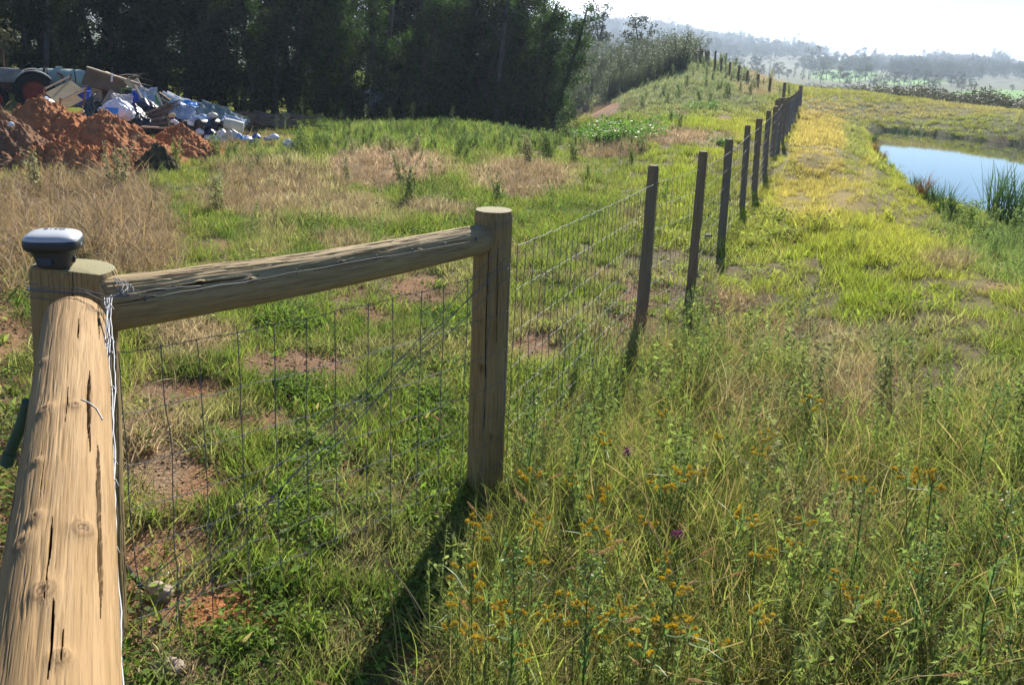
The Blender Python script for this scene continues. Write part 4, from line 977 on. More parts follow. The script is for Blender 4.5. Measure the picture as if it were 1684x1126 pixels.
for i in range(n_f):
    f = (i + rt.uniform(-.2, .2)) / n_f; a = a0 + (a1_ - a0) * f; D = 39.5 + rt.uniform(-1, 1.3) - 1.0 * f
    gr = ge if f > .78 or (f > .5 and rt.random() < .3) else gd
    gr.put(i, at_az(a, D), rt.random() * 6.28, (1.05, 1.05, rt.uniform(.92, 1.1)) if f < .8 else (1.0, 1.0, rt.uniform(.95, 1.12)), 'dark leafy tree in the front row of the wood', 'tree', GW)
for i in range(22):
    f = (i + rt.uniform(-.3, .3)) / 22; a = a0 + (a1_ - .01 - a0) * f; gd.put(i + 2, at_az(a, 43.5 + rt.uniform(-1, 1.2)), rt.random() * 6.28, (1.2, 1.2, rt.uniform(1.05, 1.25)), 'dark leafy tree deeper inside the wood', 'tree', GW)
for i in range(24):
    f = (i + rt.uniform(-.3, .3)) / 24; a = a0 - .03 + (a1_ - .03 - a0) * f; gt.put(i, at_az(a, 48.5 + rt.uniform(-1.5, 2.5)), rt.random() * 6.28, (1, 1, rt.uniform(.85, 1.05)), 'tall tree standing at the back of the dark wood', 'tree', GW)
for i in range(16):
    f = (i + rt.uniform(-.3, .3)) / 16; a = a0 - .03 + (a1_ - .05 - a0) * f; gd.put(i + 1, at_az(a, 54 + rt.uniform(-1.5, 2.5)), rt.random() * 6.28, (1.6, 1.6, 1.3), 'dark leafy tree deeper inside the wood', 'tree', GW)
for px in (70, 330, 607, 681, 692, 719, 812): gg.put(px, at_az(az_of(px + 6, 215), 38.6 + rt.uniform(-.6, .8)), rt.random() * 6.28, (1, 1, 1), 'slender pale-barked gum tree at the front of the wood', 'tree', 'slender gum trees')
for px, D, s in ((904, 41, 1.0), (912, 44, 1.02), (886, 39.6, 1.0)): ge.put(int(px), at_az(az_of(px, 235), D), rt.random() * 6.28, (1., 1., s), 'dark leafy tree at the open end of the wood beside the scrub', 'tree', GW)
for px, D, s in ((752, 42.5, 1.15), (778, 41.5, 1.1), (792, 43.5, 1.2), (806, 41.8, 1.1), (822, 44, 1.2), (848, 42, 1.1), (868, 44.5, 1.15)): gd.put(int(px), at_az(az_of(px, 235), D), rt.random() * 6.28, (1.15, 1.15, s), 'dark leafy tree deeper inside the wood', 'tree', GW)
for g_ in (gd, ge, gt, gg): g_.done()
gb = Grove([make_tree('bush', 'glinting_shrub', M_glint, M_bark, 240, 'stem')])
p = at_az(az_of(622, 110), 38.2); p.z += 1.0; gb.put(0, p, .3, (.62, .5, .62), 'shiny-leaved shrub among the dark trees, its sun glints painted as pale leaves', 'shrub', None); gb.done()
# yellow-green bush in the sun at the edge of the photograph, above the tractor
gb = Grove([make_tree('bush', 'sunlit_shrub', M_olive, M_bark, 241, 'stem')])
gb.put(0, at_az(az_of(-8, 100), 33.5, 1.1), .3, (.62, .62, 1.0), 'tawny sunlit shrub behind the old tractor', 'shrub', None); gb.done()

# scrub on the hillside: a thing each
gs = Grove([make_tree('scrub', 'scrub_bush', M_scrub, M_bark, 250 + i, 'stem') for i in range(5)])
bx_, by_ = [900, 935, 950, 1000, 1050, 1100, 1145], [236, 205, 190, 166, 146, 124, 106]
pts, tries = [], 0
while len(pts) < 190 and tries < 9000:
    tries += 1; a = rt.uniform(az_of(915), az_of(1128)); D = math.sqrt(rt.uniform(42 ** 2, 88 ** 2)); x, y = D * math.sin(a), D * math.cos(a); z = tz(x, y)
    u, v, _ = proj(np.array([x]), np.array([y]), np.array([z]))
    if v[0] > np.interp(u[0], bx_, by_) or (u[0] < 940 and D < 58): continue
    if any((x - q[0]) ** 2 + (y - q[1]) ** 2 < (1.15 + .004 * D) ** 2 for q in pts): continue
    pts.append((x, y, z))
for i, (x, y, z) in enumerate(pts): s = rt.uniform(.75, 1.15); gs.put(i, (x, y, z), rt.random() * 6.28, (s * 1.15, s * 1.15, s * rt.uniform(.8, 1.1)), 'grey-green upright scrub bush on the hillside beyond the wood', 'bush', 'scrub bushes on the hillside')
for i in range(42):   # the dark line of saplings along the edge of the scrub
    f = i / 41; px = 1000 + 126 * f; p = G(px, np.interp(px, bx_, by_) + 1); s = rt.uniform(.55, .8); gs.put(i, p, rt.random() * 6.28, (s * .6, s * .6, s), 'slim dark sapling in the planted row along the scrub edge', 'sapling', 'saplings along the scrub edge')
gs.done()
gr = Grove([make_tree('round', 'hilltop_tree', M_farleaf, M_bark, 260), make_tree('conic', 'hilltop_tree', M_farleaf, M_bark, 261)])
gr.put(0, at_az(az_of(984, 60), 92, 1.5), 0, (.66, .66, .72), 'rounded dark tree standing above the scrub, taller of the two', 'tree', None)
gr.put(0, at_az(az_of(1051, 60), 88, 1.0), 1, (.68, .68, .56), 'broad flat-topped dark tree standing above the scrub', 'tree', None)
gr.put(1, at_az(az_of(958, 60), 90, .4), 1, (.6, .6, .62), 'dark conical tree between the wood and the scrub hilltop', 'tree', None)
gr.put(0, at_az(az_of(945, 60), 80, .2), 2, (.55, .55, .55), 'dark bushy tree just beyond the end of the wood', 'tree', None)
gr.put(0, at_az(az_of(1078, 70), 90, -.6), 2, (.3, .3, .40), 'small dark tree beside the broad tree above the scrub', 'tree', None)
gr.done()
# bright green bushes in the hollow
gb = Grove([make_tree('bush', 'green_bush', M_bright, M_bark, 270 + i, 'stem') for i in range(2)])
for i, (px, py, s) in enumerate(((1012, 240, .62), (1036, 236, .50), (990, 236, .45), (1060, 228, .32), (1005, 212, .35), (965, 232, .35), (1080, 206, .3), (1185, 240, .24), (1145, 182, .3), (1168, 180, .32), (1110, 198, .26))):
    gb.put(i, G(px, py), i, (s, s, s * .75), 'bright green leafy bush in the hollow beyond the wood', 'bush', 'bright green bushes')
gb.done()
# bushes beyond the pond
gl = Grove([make_tree('bush', 'olive_bush', M_olive, M_bark, 280 + i, 'stem') for i in range(4)])
pts = []; tries = 0
while len(pts) < 150 and tries < 9000:
    tries += 1; px = rt.uniform(1345, 1890); a = az_of(px, 160); D = rt.uniform(88, 150); x, y = D * math.sin(a), D * math.cos(a)
    if D < 88 + max(0, (1480 - px) * .3): continue
    if any((x - q[0]) ** 2 + (y - q[1]) ** 2 < 2.6 ** 2 for q in pts): continue
    pts.append((x, y))
for i, (x, y) in enumerate(pts): s = rt.uniform(.9, 1.7); gl.put(i, (x, y, tz(x, y)), rt.random() * 6.28, (s * 1.2, s * 1.2, s * rt.uniform(.8, 1.15)), 'brownish olive bush in the thicket beyond the pond', 'bush', 'bushes beyond the pond')
pts = []; tries = 0
while len(pts) < 80 and tries < 9000:
    tries += 1; px = rt.uniform(1230, 1600); a = az_of(px, 120); D = rt.uniform(150, 235); x, y = D * math.sin(a), D * math.cos(a)
    if any((x - q[0]) ** 2 + (y - q[1]) ** 2 < 4.5 ** 2 for q in pts): continue
    u, v, _ = proj(np.array([x]), np.array([y]), np.array([tz(x, y)]))
    if 1335 < u[0] < 1425 and v[0] < 140: continue
    pts.append((x, y))
for i, (x, y) in enumerate(pts): s = rt.uniform(1.2, 2.3); gl.put(i, (x, y, tz(x, y)), rt.random() * 6.28, (s * 1.3, s * 1.3, s), 'grey-olive bush on the valley floor beyond the ridge', 'bush', 'valley bushes')
gl.done()
# far trees, one by one
gf = Grove([make_tree('round', 'far_tree', M_farleaf, M_bark, 290 + i) for i in range(3)])
gc_ = Grove([make_tree('conic', 'far_tree', M_farleaf, M_bark, 295 + i) for i in range(2)])
FT = [(1192, 26, 0), (1240, 30, 0), (1252, 20, 0), (1266, 18, 1), (1284, 24, 0), (1276, 18, 0), (1308, 16, 1), (1322, 22, 1), (1334, 17, 1), (1352, 28, 1), (1362, 25, 0), (1386, 23, 0), (1394, 20, 0), (1580, 22, 0), (1588, 18, 0), (1570, 15, 0), (1605, 16, 0), (1637, 12, 0), (1672, 9, 0),
      (1215, 14, 0), (1228, 16, 1), (1298, 14, 0), (1344, 18, 0), (1373, 15, 0)] + [(1402 + i * 8.2, 17 + (i * 37 % 7), (i * 5 + 1) % 2) for i in range(19)]
for i, (px, hp, k) in enumerate(FT):
    D = 330 + (i * 53 % 90) + (40 if px < 1330 else 0); a = az_of(px, 110); hh = hp * D / 1500 * 1.12; s = hh / 7.6
    (gc_ if k else gf).put(i, at_az(a, D), i, (s * (1 if k else 1.15), s * (1 if k else 1.15), s), 'hazy blue-green %s tree far across the valley' % ('narrow' if k else 'rounded'), 'tree', 'far trees across the valley')
gf.done(); gc_.done()
# the far woods: nobody could count them
P_wood = protos('far_wood_tree', [(lambda r_: (r_[1][0], r_[1][1], r_[1][2], np.zeros(len(r_[1][0]))))(tree_mesh(k, 300 + i)) for i, k in enumerate(('round', 'conic', 'round'))], None)
for i_, ob in enumerate(list(P_wood[0].objects)): ob.data.materials.clear(); ob.data.materials.append(M_farleaf)
def wood_d(z):
    b = blobs(z['px'], z['py'], [(1560, 118, 100, 16), (1620, 116, 90, 14), (1100, 70, 130, 26), (1000, 62, 90, 30), (1250, 92, 110, 10, .7), (1450, 116, 120, 8, .5), (1684, 128, 50, 8, .5)], z['nz'])
    return np.clip(b + .02, 0, 1)
rngw = np.random.default_rng(90)
n = 30000; a = rngw.uniform(.0, .66, n); D = np.exp(rngw.uniform(math.log(520), math.log(1600), n)); X = D * np.sin(a); Y = D * np.cos(a); Z = terrain(X, Y); zn = zones(X, Y, Z); k = rngw.random(n) < wood_d(zn) * .22
X, Y, Z, D = X[k], Y[k], Z[k], D[k]
S = (.9 + .9 * rngw.random(len(X))) * np.where(rngw.random(len(X)) < .06, 1.5, 1) * np.clip(D / 1000, .8, 1.5); print('STUFF woods', len(X))
scatter('far_woods', P_wood[0], X, Y, Z, S, rngw.integers(0, 3, len(X)), np.ones((len(X), 3)), rngw, .0, 'hazy woods on the far hills')

# ------------------------------------------------------------------ earth mounds beside the tip
def moundmat(name, c1, c2):
    t = NT(name); co = t.coord(); n1 = t.noise(3, 8, .7, co); n2 = t.noise(14, 8, .7, co); n3 = t.noise(45, 5, .6, co)
    c = t.mix(t.ramp(n1, .35, .65), c1, c2); c = t.mix(t.math('MULTIPLY', t.ramp(n2, .55, .75), .5), c, tuple(min(1, x * 1.5) for x in c2)); c = t.mix(t.math('MULTIPLY', t.ramp(n2, .47, .32), .6), c, tuple(x * .45 for x in c1))
    t.base(c, .95, .1); t.bump(t.math('ADD', n2, n3), .9, .06); return t.m
M_earth = moundmat('orange_clay', (.45, .175, .07), (.60, .28, .13)); M_earth2 = moundmat('brown_clay', (.27, .15, .09), (.40, .22, .12))
def mound(name, px, py, D, rx, ry, h, mat, seed, label, rough=1.0, rot=0, shape=1.0):
    c = PD(px, py, D); c.z = tz(c.x, c.y); n, mth = 150, 260
    rr = np.linspace(0, 1, n)[:, None]; th = np.linspace(0, 2 * math.pi, mth, endpoint=False)[None, :]
    edge = 1 + .35 * (fbm(np.cos(th) * 1.5, np.sin(th) * 1.5, 0, seed, 3) - .5)
    X = rr * np.cos(th) * rx * edge; Y = rr * np.sin(th) * ry * edge; ca, sa_ = math.cos(rot), math.sin(rot); X, Y = X * ca - Y * sa_, X * sa_ + Y * ca
    if h > 5: h = PD(px, h, D).z - c.z
    prof = .55 * (np.cos(np.pi * rr) * .5 + .5) + .45 * (1 - np.sqrt(rr ** 2 + .01)) / .9; prof = np.clip(prof, 0, 1)
    Z = h * prof * (1 + .35 * (fbm(X * .8, Y * .8, 0, seed + 1, 3) - .5)); m_ = np.minimum(1, prof * 4)
    Z = Z + m_ * rough * ((fbm(X * 3.0, Y * 3.0, 0, seed + 2, 4, .55) - .5) * .20 + (fbm(X * 12, Y * 12, 0, seed + 3, 3, .6) - .5) * .11 + np.maximum(0, vnoise(X * 19, Y * 19, 0, seed + 4) - .6) * .12 + np.maximum(0, vnoise(X * 8 + 3, Y * 8, 0, seed + 6) - .7) * .22)
    GZ_ = terrain(X + c.x, Y + c.y) - c.z; Z = Z + GZ_ - .06 * (rr > .96) - .02
    idx = np.arange(n * mth).reshape(n, mth); Fq = np.stack([idx[:-1], idx[1:], np.roll(idx[1:], -1, 1), np.roll(idx[:-1], -1, 1)], -1).reshape(-1, 4)
    me = amesh(name, np.c_[X.ravel(), Y.ravel(), Z.ravel()], Fq, True); o = link(name, me, mat, loc=c); return tag(o, label, 'earth mound')
mounds = [mound('earth_mound', 76, 240, 21.3, 2.1, 1.7, 172, M_earth, 400, 'wide orange clay mound in front of the tilted wooden rack'),
          mound('earth_mound', 182, 255, 19.6, 1.65, 1.7, 189, M_earth, 401, 'steep orange clay mound in front of the white and blue bag'),
          mound('earth_mound', 300, 252, 20.6, 1.1, 1.2, 212, M_earth, 402, 'small orange clay mound at the foot of the black rubbish bags'),
          mound('earth_mound', 2, 265, 18.8, 1.5, 1.5, 190, M_earth2, 403, 'brown weedy earth mound at the very edge of the photograph', 1.2),
          mound('earth_mound', 112, 285, 18.0, 1.9, 1.1, 236, M_earth, 405, 'low orange clay spill in front of the two larger mounds', 1.2)]
mound('earth_clump', 258, 272, 17.6, .50, .45, .46, simple('mossy_earth', (.10, .085, .045), .95, .1, 0, .5, 9, .8), 404, 'mossy dark clump of turf and earth in front of the small orange mound', 1.3)

# ------------------------------------------------------------------ the old tractor and the tank trailer in the shade
M_tyre = simple('old_tyre', (.022, .022, .023), .9, .2); M_red = simple('faded_red_paint', (.30, .045, .03), .6, .35, 0, .4, 5); M_gry = simple('faded_grey_paint', (.30, .30, .28), .6, .35, 0, .4, 4); M_rust = simple('rusty_steel', (.13, .07, .045), .85, .3, .3, .4, 8)
def wheel(name, parent, c, r, w_, rad_axis, hub=.55):
    e = empty(name, c); e.parent = parent; q = Vector((0, 0, 1)).rotation_difference(Vector(rad_axis)).to_matrix().to_4x4()
    m = MB(); m.lathe([(r * .60, -w_ * .38), (r * .66, -w_ * .5), (r * .93, -w_ * .46), (r, -w_ * .3), (r, w_ * .3), (r * .93, w_ * .46), (r * .66, w_ * .5), (r * .60, w_ * .38), (r * .60, -w_ * .38)], 36, q)
    if r > .45:
        for k in range(20):
            for s in (-1, 1):
                a = 2 * math.pi * (k + .25 * s) / 20; R_ = q.to_3x3() @ Matrix.Rotation(a, 3, 'Z'); m.box(R_ @ Vector((r + .008, 0, s * w_ * .22)), (.035, .05, w_ * .4), R_ @ Matrix.Rotation(.5 * s, 3, 'X'))
    m.build('tyre', M_tyre, e, True)
    m = MB(); m.lathe([(0, -w_ * .12), (r * .18, -w_ * .16), (r * .2, -w_ * .05), (r * .5, .0), (r * .6, -w_ * .36), (r * .61, -w_ * .36), (r * .61, w_ * .36), (r * .55, w_ * .3), (r * .2, w_ * .1), (0, w_ * .12)], 30, q); m.build('rim', M_red, e, True)
    return e
tp = PD(60, 178, 32); tp.z = tz(tp.x, tp.y)
ta = math.atan2(-RT[0] * 0 - 1, 0)
T_ = tag(empty('old_tractor', tp, az_of(60) * -1 + 0), 'old rusty red and grey tractor parked in the shade by the wood', 'tractor')
# tractor axis along -X (facing out of the photograph), local frame: +X towards the tank
wheel('rear_wheel', T_, (0, -.62, .55), .55, .28, (0, 1, 0)); wheel('rear_wheel', T_, (0, .62, .55), .55, .28, (0, 1, 0))
wheel('front_wheel', T_, (-1.05, -.50, .33), .33, .15, (0, 1, 0)); wheel('front_wheel', T_, (-1.05, .50, .33), .33, .15, (0, 1, 0))
m = MB(); m.box((-.45, 0, .62), (1.15, .30, .30), bev=.03); m.box((0, 0, .62), (.40, .9, .22), bev=.03); m.tube([(0, -.6, .6), (0, .6, .6)], .06); m.tube([(-1.05, -.5, .36), (-1.05, .5, .36)], .035); m.box((-1.05, 0, .45), (.12, .2, .25)); m.build('chassis', M_rust, T_)
m = MB(); m.box((-.72, 0, .98), (.95, .38, .40), bev=.07); m.build('bonnet', M_gry, T_)
m = MB(); m.box((-1.20, 0, .92), (.03, .34, .42), bev=.01); m.build('grille', M_red, T_)
for s in (-1, 1):
    m = MB(); P = [(.62 * math.cos(a), s * .60, .55 + .62 * math.sin(a)) for a in np.linspace(.7, 2.3, 12)]
    vs = []
    for x, y, z in P: vs += [(x, y - .19, z), (x, y + .19, z), (x * .97, y + .19, z - .02), (x * .97, y - .19, z - .02)]
    fs = []
    for i in range(11): b = i * 4; fs += [(b + k, b + (k + 1) % 4, b + 4 + (k + 1) % 4, b + 4 + k) for k in range(4)]
    m.add(vs, fs + [(0, 1, 2, 3), (44, 45, 46, 47)]); m.build('mudguard', M_gry, T_)
m = MB(); m.box((.12, 0, .98), (.36, .42, .06), bev=.02); m.box((.30, 0, 1.12), (.06, .40, .24), eul(0, .2, 0), bev=.02); m.build('seat', M_rust, T_)
m = MB(); q_ = Matrix.Translation((-.22, 0, 1.26)) @ Matrix.Rotation(-.6, 4, 'Y'); pts_ = [q_ @ Vector((.19 * math.cos(a), .19 * math.sin(a), 0)) for a in np.linspace(0, 6.283, 25)]; m.tube(pts_, .013, 6, caps=False); m.tube([q_ @ Vector((0, 0, 0)), (-.40, 0, .95)], .015); m.tube([q_ @ Vector((-.19, 0, 0)), q_ @ Vector((.19, 0, 0))], .01, 6); m.build('steering_wheel', M_tyre, T_)
m = MB(); m.tube([(-.75, .1, 1.15), (-.75, .1, 1.65)], .03); m.build('exhaust_pipe', M_rust, T_)
for s in (-1, 1): m = MB(); m.lathe([(.0, -.02), (.06, -.02), (.075, .03), (.07, .04), (0, .045)], 16, Matrix.Translation((-1.15, s * .24, 1.0)) @ Matrix.Rotation(-math.pi / 2, 4, 'Y')); m.build('headlight', M_gry, T_, True)
tp2 = PD(106, 176, 32.6); tp2.z = tz(tp2.x, tp2.y) - .34
K_ = tag(empty('tank_trailer', tp2, -az_of(106)), 'pale grey-green tank on a red wheeled chassis behind the tractor', 'trailer')
m = MB(); m.lathe([(0, -.76), (.18, -.75), (.29, -.68), (.33, -.55), (.335, 0), (.33, .55), (.29, .68), (.18, .75), (0, .76)], 32, Matrix.Translation((0, 0, 1.13)) @ Matrix.Rotation(math.pi / 2, 4, 'Y')); m.lathe([(.10, 0), (.10, .06), (.09, .08), (0, .08)], 16, Matrix.Translation((-.05, 0, 1.45))); m.build('tank', simple('pale_tank_plastic', (.36, .43, .36), .45, .4, 0, .25, 2), K_, True)
m = MB(); m.box((0, 0, .74), (1.45, .62, .16), bev=.02); m.box((.2, -.30, .78), (1.1, .05, .18)); m.box((-.9, 0, .62), (.6, .08, .08)); m.tube([(.2, -.5, .35), (.2, .5, .35)], .04); m.box((.2, -.3, .52), (.08, .06, .36)); m.box((.2, .3, .52), (.08, .06, .36)); m.build('chassis', M_red, K_)
for y in (-.48, .48): wheel('wheel', K_, (.2, y, .34), .34, .18, (0, 1, 0))
for x in (-.38, .38):
    m = MB(); m.tube([(x, .342 * math.sin(a), 1.13 + .342 * math.cos(a)) for a in np.linspace(-1.9, 1.9, 20)], .014, 6); m.build('tank_strap', M_rust, K_, True)
m = MB(); m.tube([(-.10, -.36, 1.36), (.02, -.42, 1.30), (.05, -.44, 1.1), (.05, -.44, .62)], .035, 8); m.build('filler_hose', M_rust, K_, True)

# ------------------------------------------------------------------ the rubbish tip: every thing on it stands alone
from mathutils import Euler
TC = dict(
    brown=simple('brown_board', (.20, .13, .08), .8, .2, 0, .25, 3), tan=simple('tan_plywood', (.62, .47, .25), .7, .25, 0, .12, 4), greyw=simple('grey_melamine', (.33, .29, .26), .6, .3, 0, .15, 2), plank=simple('old_plank', (.25, .18, .12), .85, .2, 0, .4, 9),
    pale=simple('pale_timber', (.52, .42, .30), .8, .2, 0, .25, 8), white=simple('white_plastic_sheet', (.75, .76, .78), .4, .4, 0, .08, 5), blue=simple('blue_plastic', (.03, .08, .48), .4, .45, 0, .15, 5), sky=simple('light_blue_plastic', (.07, .30, .72), .4, .45, 0, .2, 9),
    navy=simple('navy_plastic', (.018, .02, .05), .35, .5, 0, .3, 8), black=simple('black_plastic', (.014, .014, .016), .35, .5, 0, .3, 8), paleblue=simple('pale_blue_sheet', (.36, .46, .58), .6, .3, 0, .25, 4), tarp=simple('grey_green_tarp', (.22, .29, .28), .7, .25, 0, .35, 4),
    cream=simple('cream_bag', (.58, .55, .42), .6, .3, 0, .25, 6), pink=simple('pinkish_blanket', (.62, .52, .50), .9, .15, 0, .25, 9), green=simple('green_plastic', (.10, .42, .08), .4, .4, 0, .15, 5), stick=simple('dead_stick', (.17, .13, .095), .9, .15, 0, .4, 9), rust=M_rust, shirt=simple('washed_cloth', (.45, .52, .60), .9, .1, 0, .4, 12))
def base_at(px, py, D): return PD(px, py, D)
def lbl(o, l, c, g=None): return tag(o, l, c, g)
def bag(px, py, D, s, mat, seed, label, cat='bag', name='rubbish_bag', loc=None, patch=None):
    bm = bmesh.new(); bmesh.ops.create_icosphere(bm, subdivisions=5, radius=1)
    V = np.array([v.co for v in bm.verts]); n1 = fbm(V[:, 0] * 1.4 + seed, V[:, 1] * 1.4, V[:, 2] * 1.4, seed, 3); rd_ = np.abs(fbm(V[:, 0] * 3.3 + seed, V[:, 1] * 3.3, V[:, 2] * 2.2, seed + 3, 4, .6) - .5) * 2
    V2 = V * (.72 + .55 * n1 + .22 * rd_)[:, None]; tie = np.maximum(0, V[:, 2] - .82) * 3.5; V2[:, :2] *= (1 - np.clip(tie, 0, .75))[:, None]; V2[:, 2] += tie * .35; V2[:, 2] = np.maximum(V2[:, 2], -.62); V2 = V2 * np.array(s)
    for v, c in zip(bm.verts, V2): v.co = c
    if patch: 
        for f in bm.faces: c = f.calc_center_median(); f.material_index = 1 if (c.y < 0 and abs(c.x + patch[0] * s[0]) < s[0] * .5 and abs(c.z - .1 * s[2]) < s[2] * .42) else 0
    me = bpy.data.meshes.new(name); bm.to_mesh(me); bm.free(); me.polygons.foreach_set('use_smooth', [True] * len(me.polygons))
    return lbl(link(name, me, [mat] + ([patch[1]] if patch else []), loc=loc or base_at(px, py, D)), label, cat)
def board(px, py, D, dims, rot, mat, label, cat='board', name='board', grp=None, crack=False):
    m = MB(); m.box((0, 0, 0), dims, eul(*rot), bev=min(dims) * .12); return lbl(m.build(name, mat, loc=base_at(px, py, D)), label, cat, grp)
def sheet(px, py, D, w_, d_, mat, rot, seed, label, cat='sheet', amp=.12, name='crumpled_sheet'):
    n = 44; u, v = np.meshgrid(np.linspace(-.5, .5, n), np.linspace(-.5, .5, n)); e = 1 + .3 * (fbm(u * 5, v * 5, 0, seed, 2) - .5)
    z = amp * (np.abs(fbm(u * w_ * 4 + seed, v * d_ * 4, 0, seed, 4, .6) - .5) * 4 + (fbm(u * w_ * 1.6, v * d_ * 1.6, 0, seed + 2, 2) - .5) * 2)
    V = np.stack([u * w_ * e, v * d_ * e, z], -1).reshape(-1, 3); Vb = V - np.array((0, 0, .012)); idx = np.arange(n * n).reshape(n, n); F1 = np.stack([idx[:-1, :-1], idx[:-1, 1:], idx[1:, 1:], idx[1:, :-1]], -1).reshape(-1, 4)
    ring = np.concatenate([idx[0], idx[1:, -1], idx[-1, ::-1][1:], idx[::-1, 0][1:-1]]); r2 = np.roll(ring, -1); F3 = np.stack([ring, ring + n * n, r2 + n * n, r2], -1)
    Vv_ = np.concatenate([V, Vb]) @ np.array(eul(*rot)).T
    me = amesh(name, Vv_, np.concatenate([F1, F1[:, ::-1] + n * n, F3]), True); return lbl(link(name, me, mat, loc=base_at(px, py, D)), label, cat)
# heaps underneath carry the things on top
heap = mound('rubbish_heap', 232, 245, 25.0, 2.0, 1.3, 1.0, simple('mixed_dark_rubbish', (.07, .065, .06), .8, .3, 0, .6, 11, .8), 420, 'dark mound of mixed rubbish under the boards and bags', 1.1); heap['category'] = 'rubbish heap'
heap2 = mound('rubbish_heap', 335, 248, 23.4, 1.25, .9, .55, simple('mixed_grey_rubbish', (.10, .10, .10), .8, .3, 0, .6, 13, .8), 421, 'low grey heap of rubbish under the tarpaulin and black bags', 1.2); heap2['category'] = 'rubbish heap'
# the tilted wooden rack
rp = base_at(106, 160, 23.3); rk = tag(empty('wooden_rack', rp, -.1), 'tan two-shelf wooden rack lying tilted on top of the clay mound', 'rack')
n_v = Vector((.45, -.45, .77)).normalized(); u_v = Vector((.33, 1.0, .40)); u_v = (u_v - n_v * u_v.dot(n_v)).normalized(); v_v = n_v.cross(u_v); tl = Matrix((u_v, v_v, n_v)).transposed()
for nm, z in (('shelf', .20), ('shelf', -.16)):
    m = MB(); m.box(tl @ Vector((0, 0, z)), (.95, .50, .022), tl, bev=.003); m.build(nm, TC['tan'], rk)
for sx in (-1, 1):
    for sy in (-1, 1): m = MB(); m.box(tl @ Vector((sx * .49, sy * .27, .03)), (.045, .045, .80), tl, bev=.006); m.build('leg', TC['plank'], rk)
for sy in (-1, 1): m = MB(); m.box(tl @ Vector((0, sy * .27, .34)), (.94, .03, .05), tl); m.build('rail', TC['pale'], rk)
rk.scale = (.78, .78, .78)
# blue tubs
M_blue = TC['blue']
def bucket(px, py, D, r, h, mat, label, lidm=None, tilt=(0, 0, 0), cat='bucket', loc=None):
    o = tag(empty('plastic_bucket', loc or base_at(px, py, D)), label, cat); o.rotation_euler = tilt
    m = MB(); m.lathe([(r * .82, 0), (r * .84, .01), (r, h), (r * 1.05, h), (r * 1.05, h - .03), (r * 1.0, h - .035)], 28); m.build('tub', mat, o, True)
    m = MB(); m.lathe([(r * 1.07, h - .015), (r * 1.07, h + .012), (r * .95, h + .016), (0, h + .016)], 28); m.build('lid', lidm or mat, o, True)
    m = MB(); m.tube([(r * 1.06 * math.cos(a), r * 1.06 * math.sin(a) * .5 - r * .5, h * (.8 - .4 * math.sin(a))) for a in np.linspace(0, math.pi, 12)], .006, 6); m.build('handle', TC['white'], o, True)
    return o
def gnd(px, D, dz=0): a = az_of(px, 170); return at_az(a, D, dz)
bl = base_at(133, 171, 26.5); bucket(0, 0, 0, .15, .32, M_blue, 'blue plastic bucket nearest the tilted rack', TC['sky'], loc=bl)
bucket(0, 0, 0, .15, .30, M_blue, 'dark blue bucket between two others behind the rack', loc=base_at(141, 170, 27))
bucket(0, 0, 0, .16, .36, M_blue, 'blue bucket with a white lid, tallest of the blue tubs', TC['white'], loc=base_at(149, 163, 27.4))
bucket(0, 0, 0, .12, .2, M_blue, 'small blue tub against the grey desk', loc=base_at(157, 163, 27.4))
sheet(140, 176, 26.8, 1.4, .9, TC['plank'], (0, .1, .2), 31, 'dark flattened board under the blue buckets', 'sheet', .03)
# desk with drawers
dp_ = base_at(193, 152, 25.6); dk = tag(empty('broken_desk', dp_, R(6)), 'grey-brown broken desk with three drawers tipped back in the rubbish', 'desk')
for nm, c, d, mt in (('desk_top', (0, 0, .13), (1.15, .55, .04), 'greyw'), ('side_panel', (.54, 0, -.12), (.03, .5, .48), 'greyw'), ('back_panel', (.1, .22, -.06), (.85, .02, .36), 'brown'), ('drawer_box', (-.42, 0, -.16), (.27, .48, .54), 'greyw')):
    m = MB(); m.box(c, d, bev=.006); m.build(nm, TC[mt], dk)
for k in range(3): m = MB(); m.box((-.42, -.255, -.0 - k * .165), (.25, .02, .145), bev=.004); q = m.build('drawer', TC['greyw'], dk); m = MB(); m.tube([(-.47, -.275, -.0 - k * .165), (-.37, -.275, -.0 - k * .165)], .008, 6); m.build('handle', M_rust, q)
board(173, 134, 25.2, (1.0, .46, .06), (R(62), R(12), R(4)), TC['brown'], 'big brown board tilted on top of the broken desk', name='wooden_board')
board(186, 124, 25.0, (1.25, .10, .03), (0, R(15), R(3)), TC['pale'], 'long pale batten along the top edge of the brown board', name='batten')
board(184, 128, 24.9, (.04, .03, .20), (0, R(8), 0), TC['white'], 'short white strip hanging over the brown board', name='white_strip')
board(204, 131, 25.1, (1.0, .07, .03), (0, R(18), R(-8)), TC['pale'], 'pale batten sloping down from the brown board to the broken carton', name='batten')
for k in range(12):
    a = base_at(196 + k * 2.6, 124 + (k % 5) * 3.2, 25.3 + .05 * k); m = MB(); dv = Vector((rt.uniform(.2, .5), rt.uniform(-.1, .2), rt.uniform(-.20, .14))); m.tube([a, a + dv * .5 + Vector((0, 0, .02)), a + dv], [.012, .010, .005], 6)
    lbl(m.build('twig', TC['stick'] if k % 3 else TC['cream'], loc=None), 'thin dry twig in the tangle on top of the desk', 'twig', 'twigs on the desk')
board(222, 139, 24.9, (.26, .22, .03), (R(60), R(-35), R(10)), TC['pale'], 'torn pale carton flap at the peak of the rubbish', 'carton', 'carton_flap')
board(213, 137, 24.8, (.22, .16, .02), (R(50), R(50), R(10)), TC['tan'], 'folded tan carton piece beside the torn flap', 'carton', 'carton_piece')
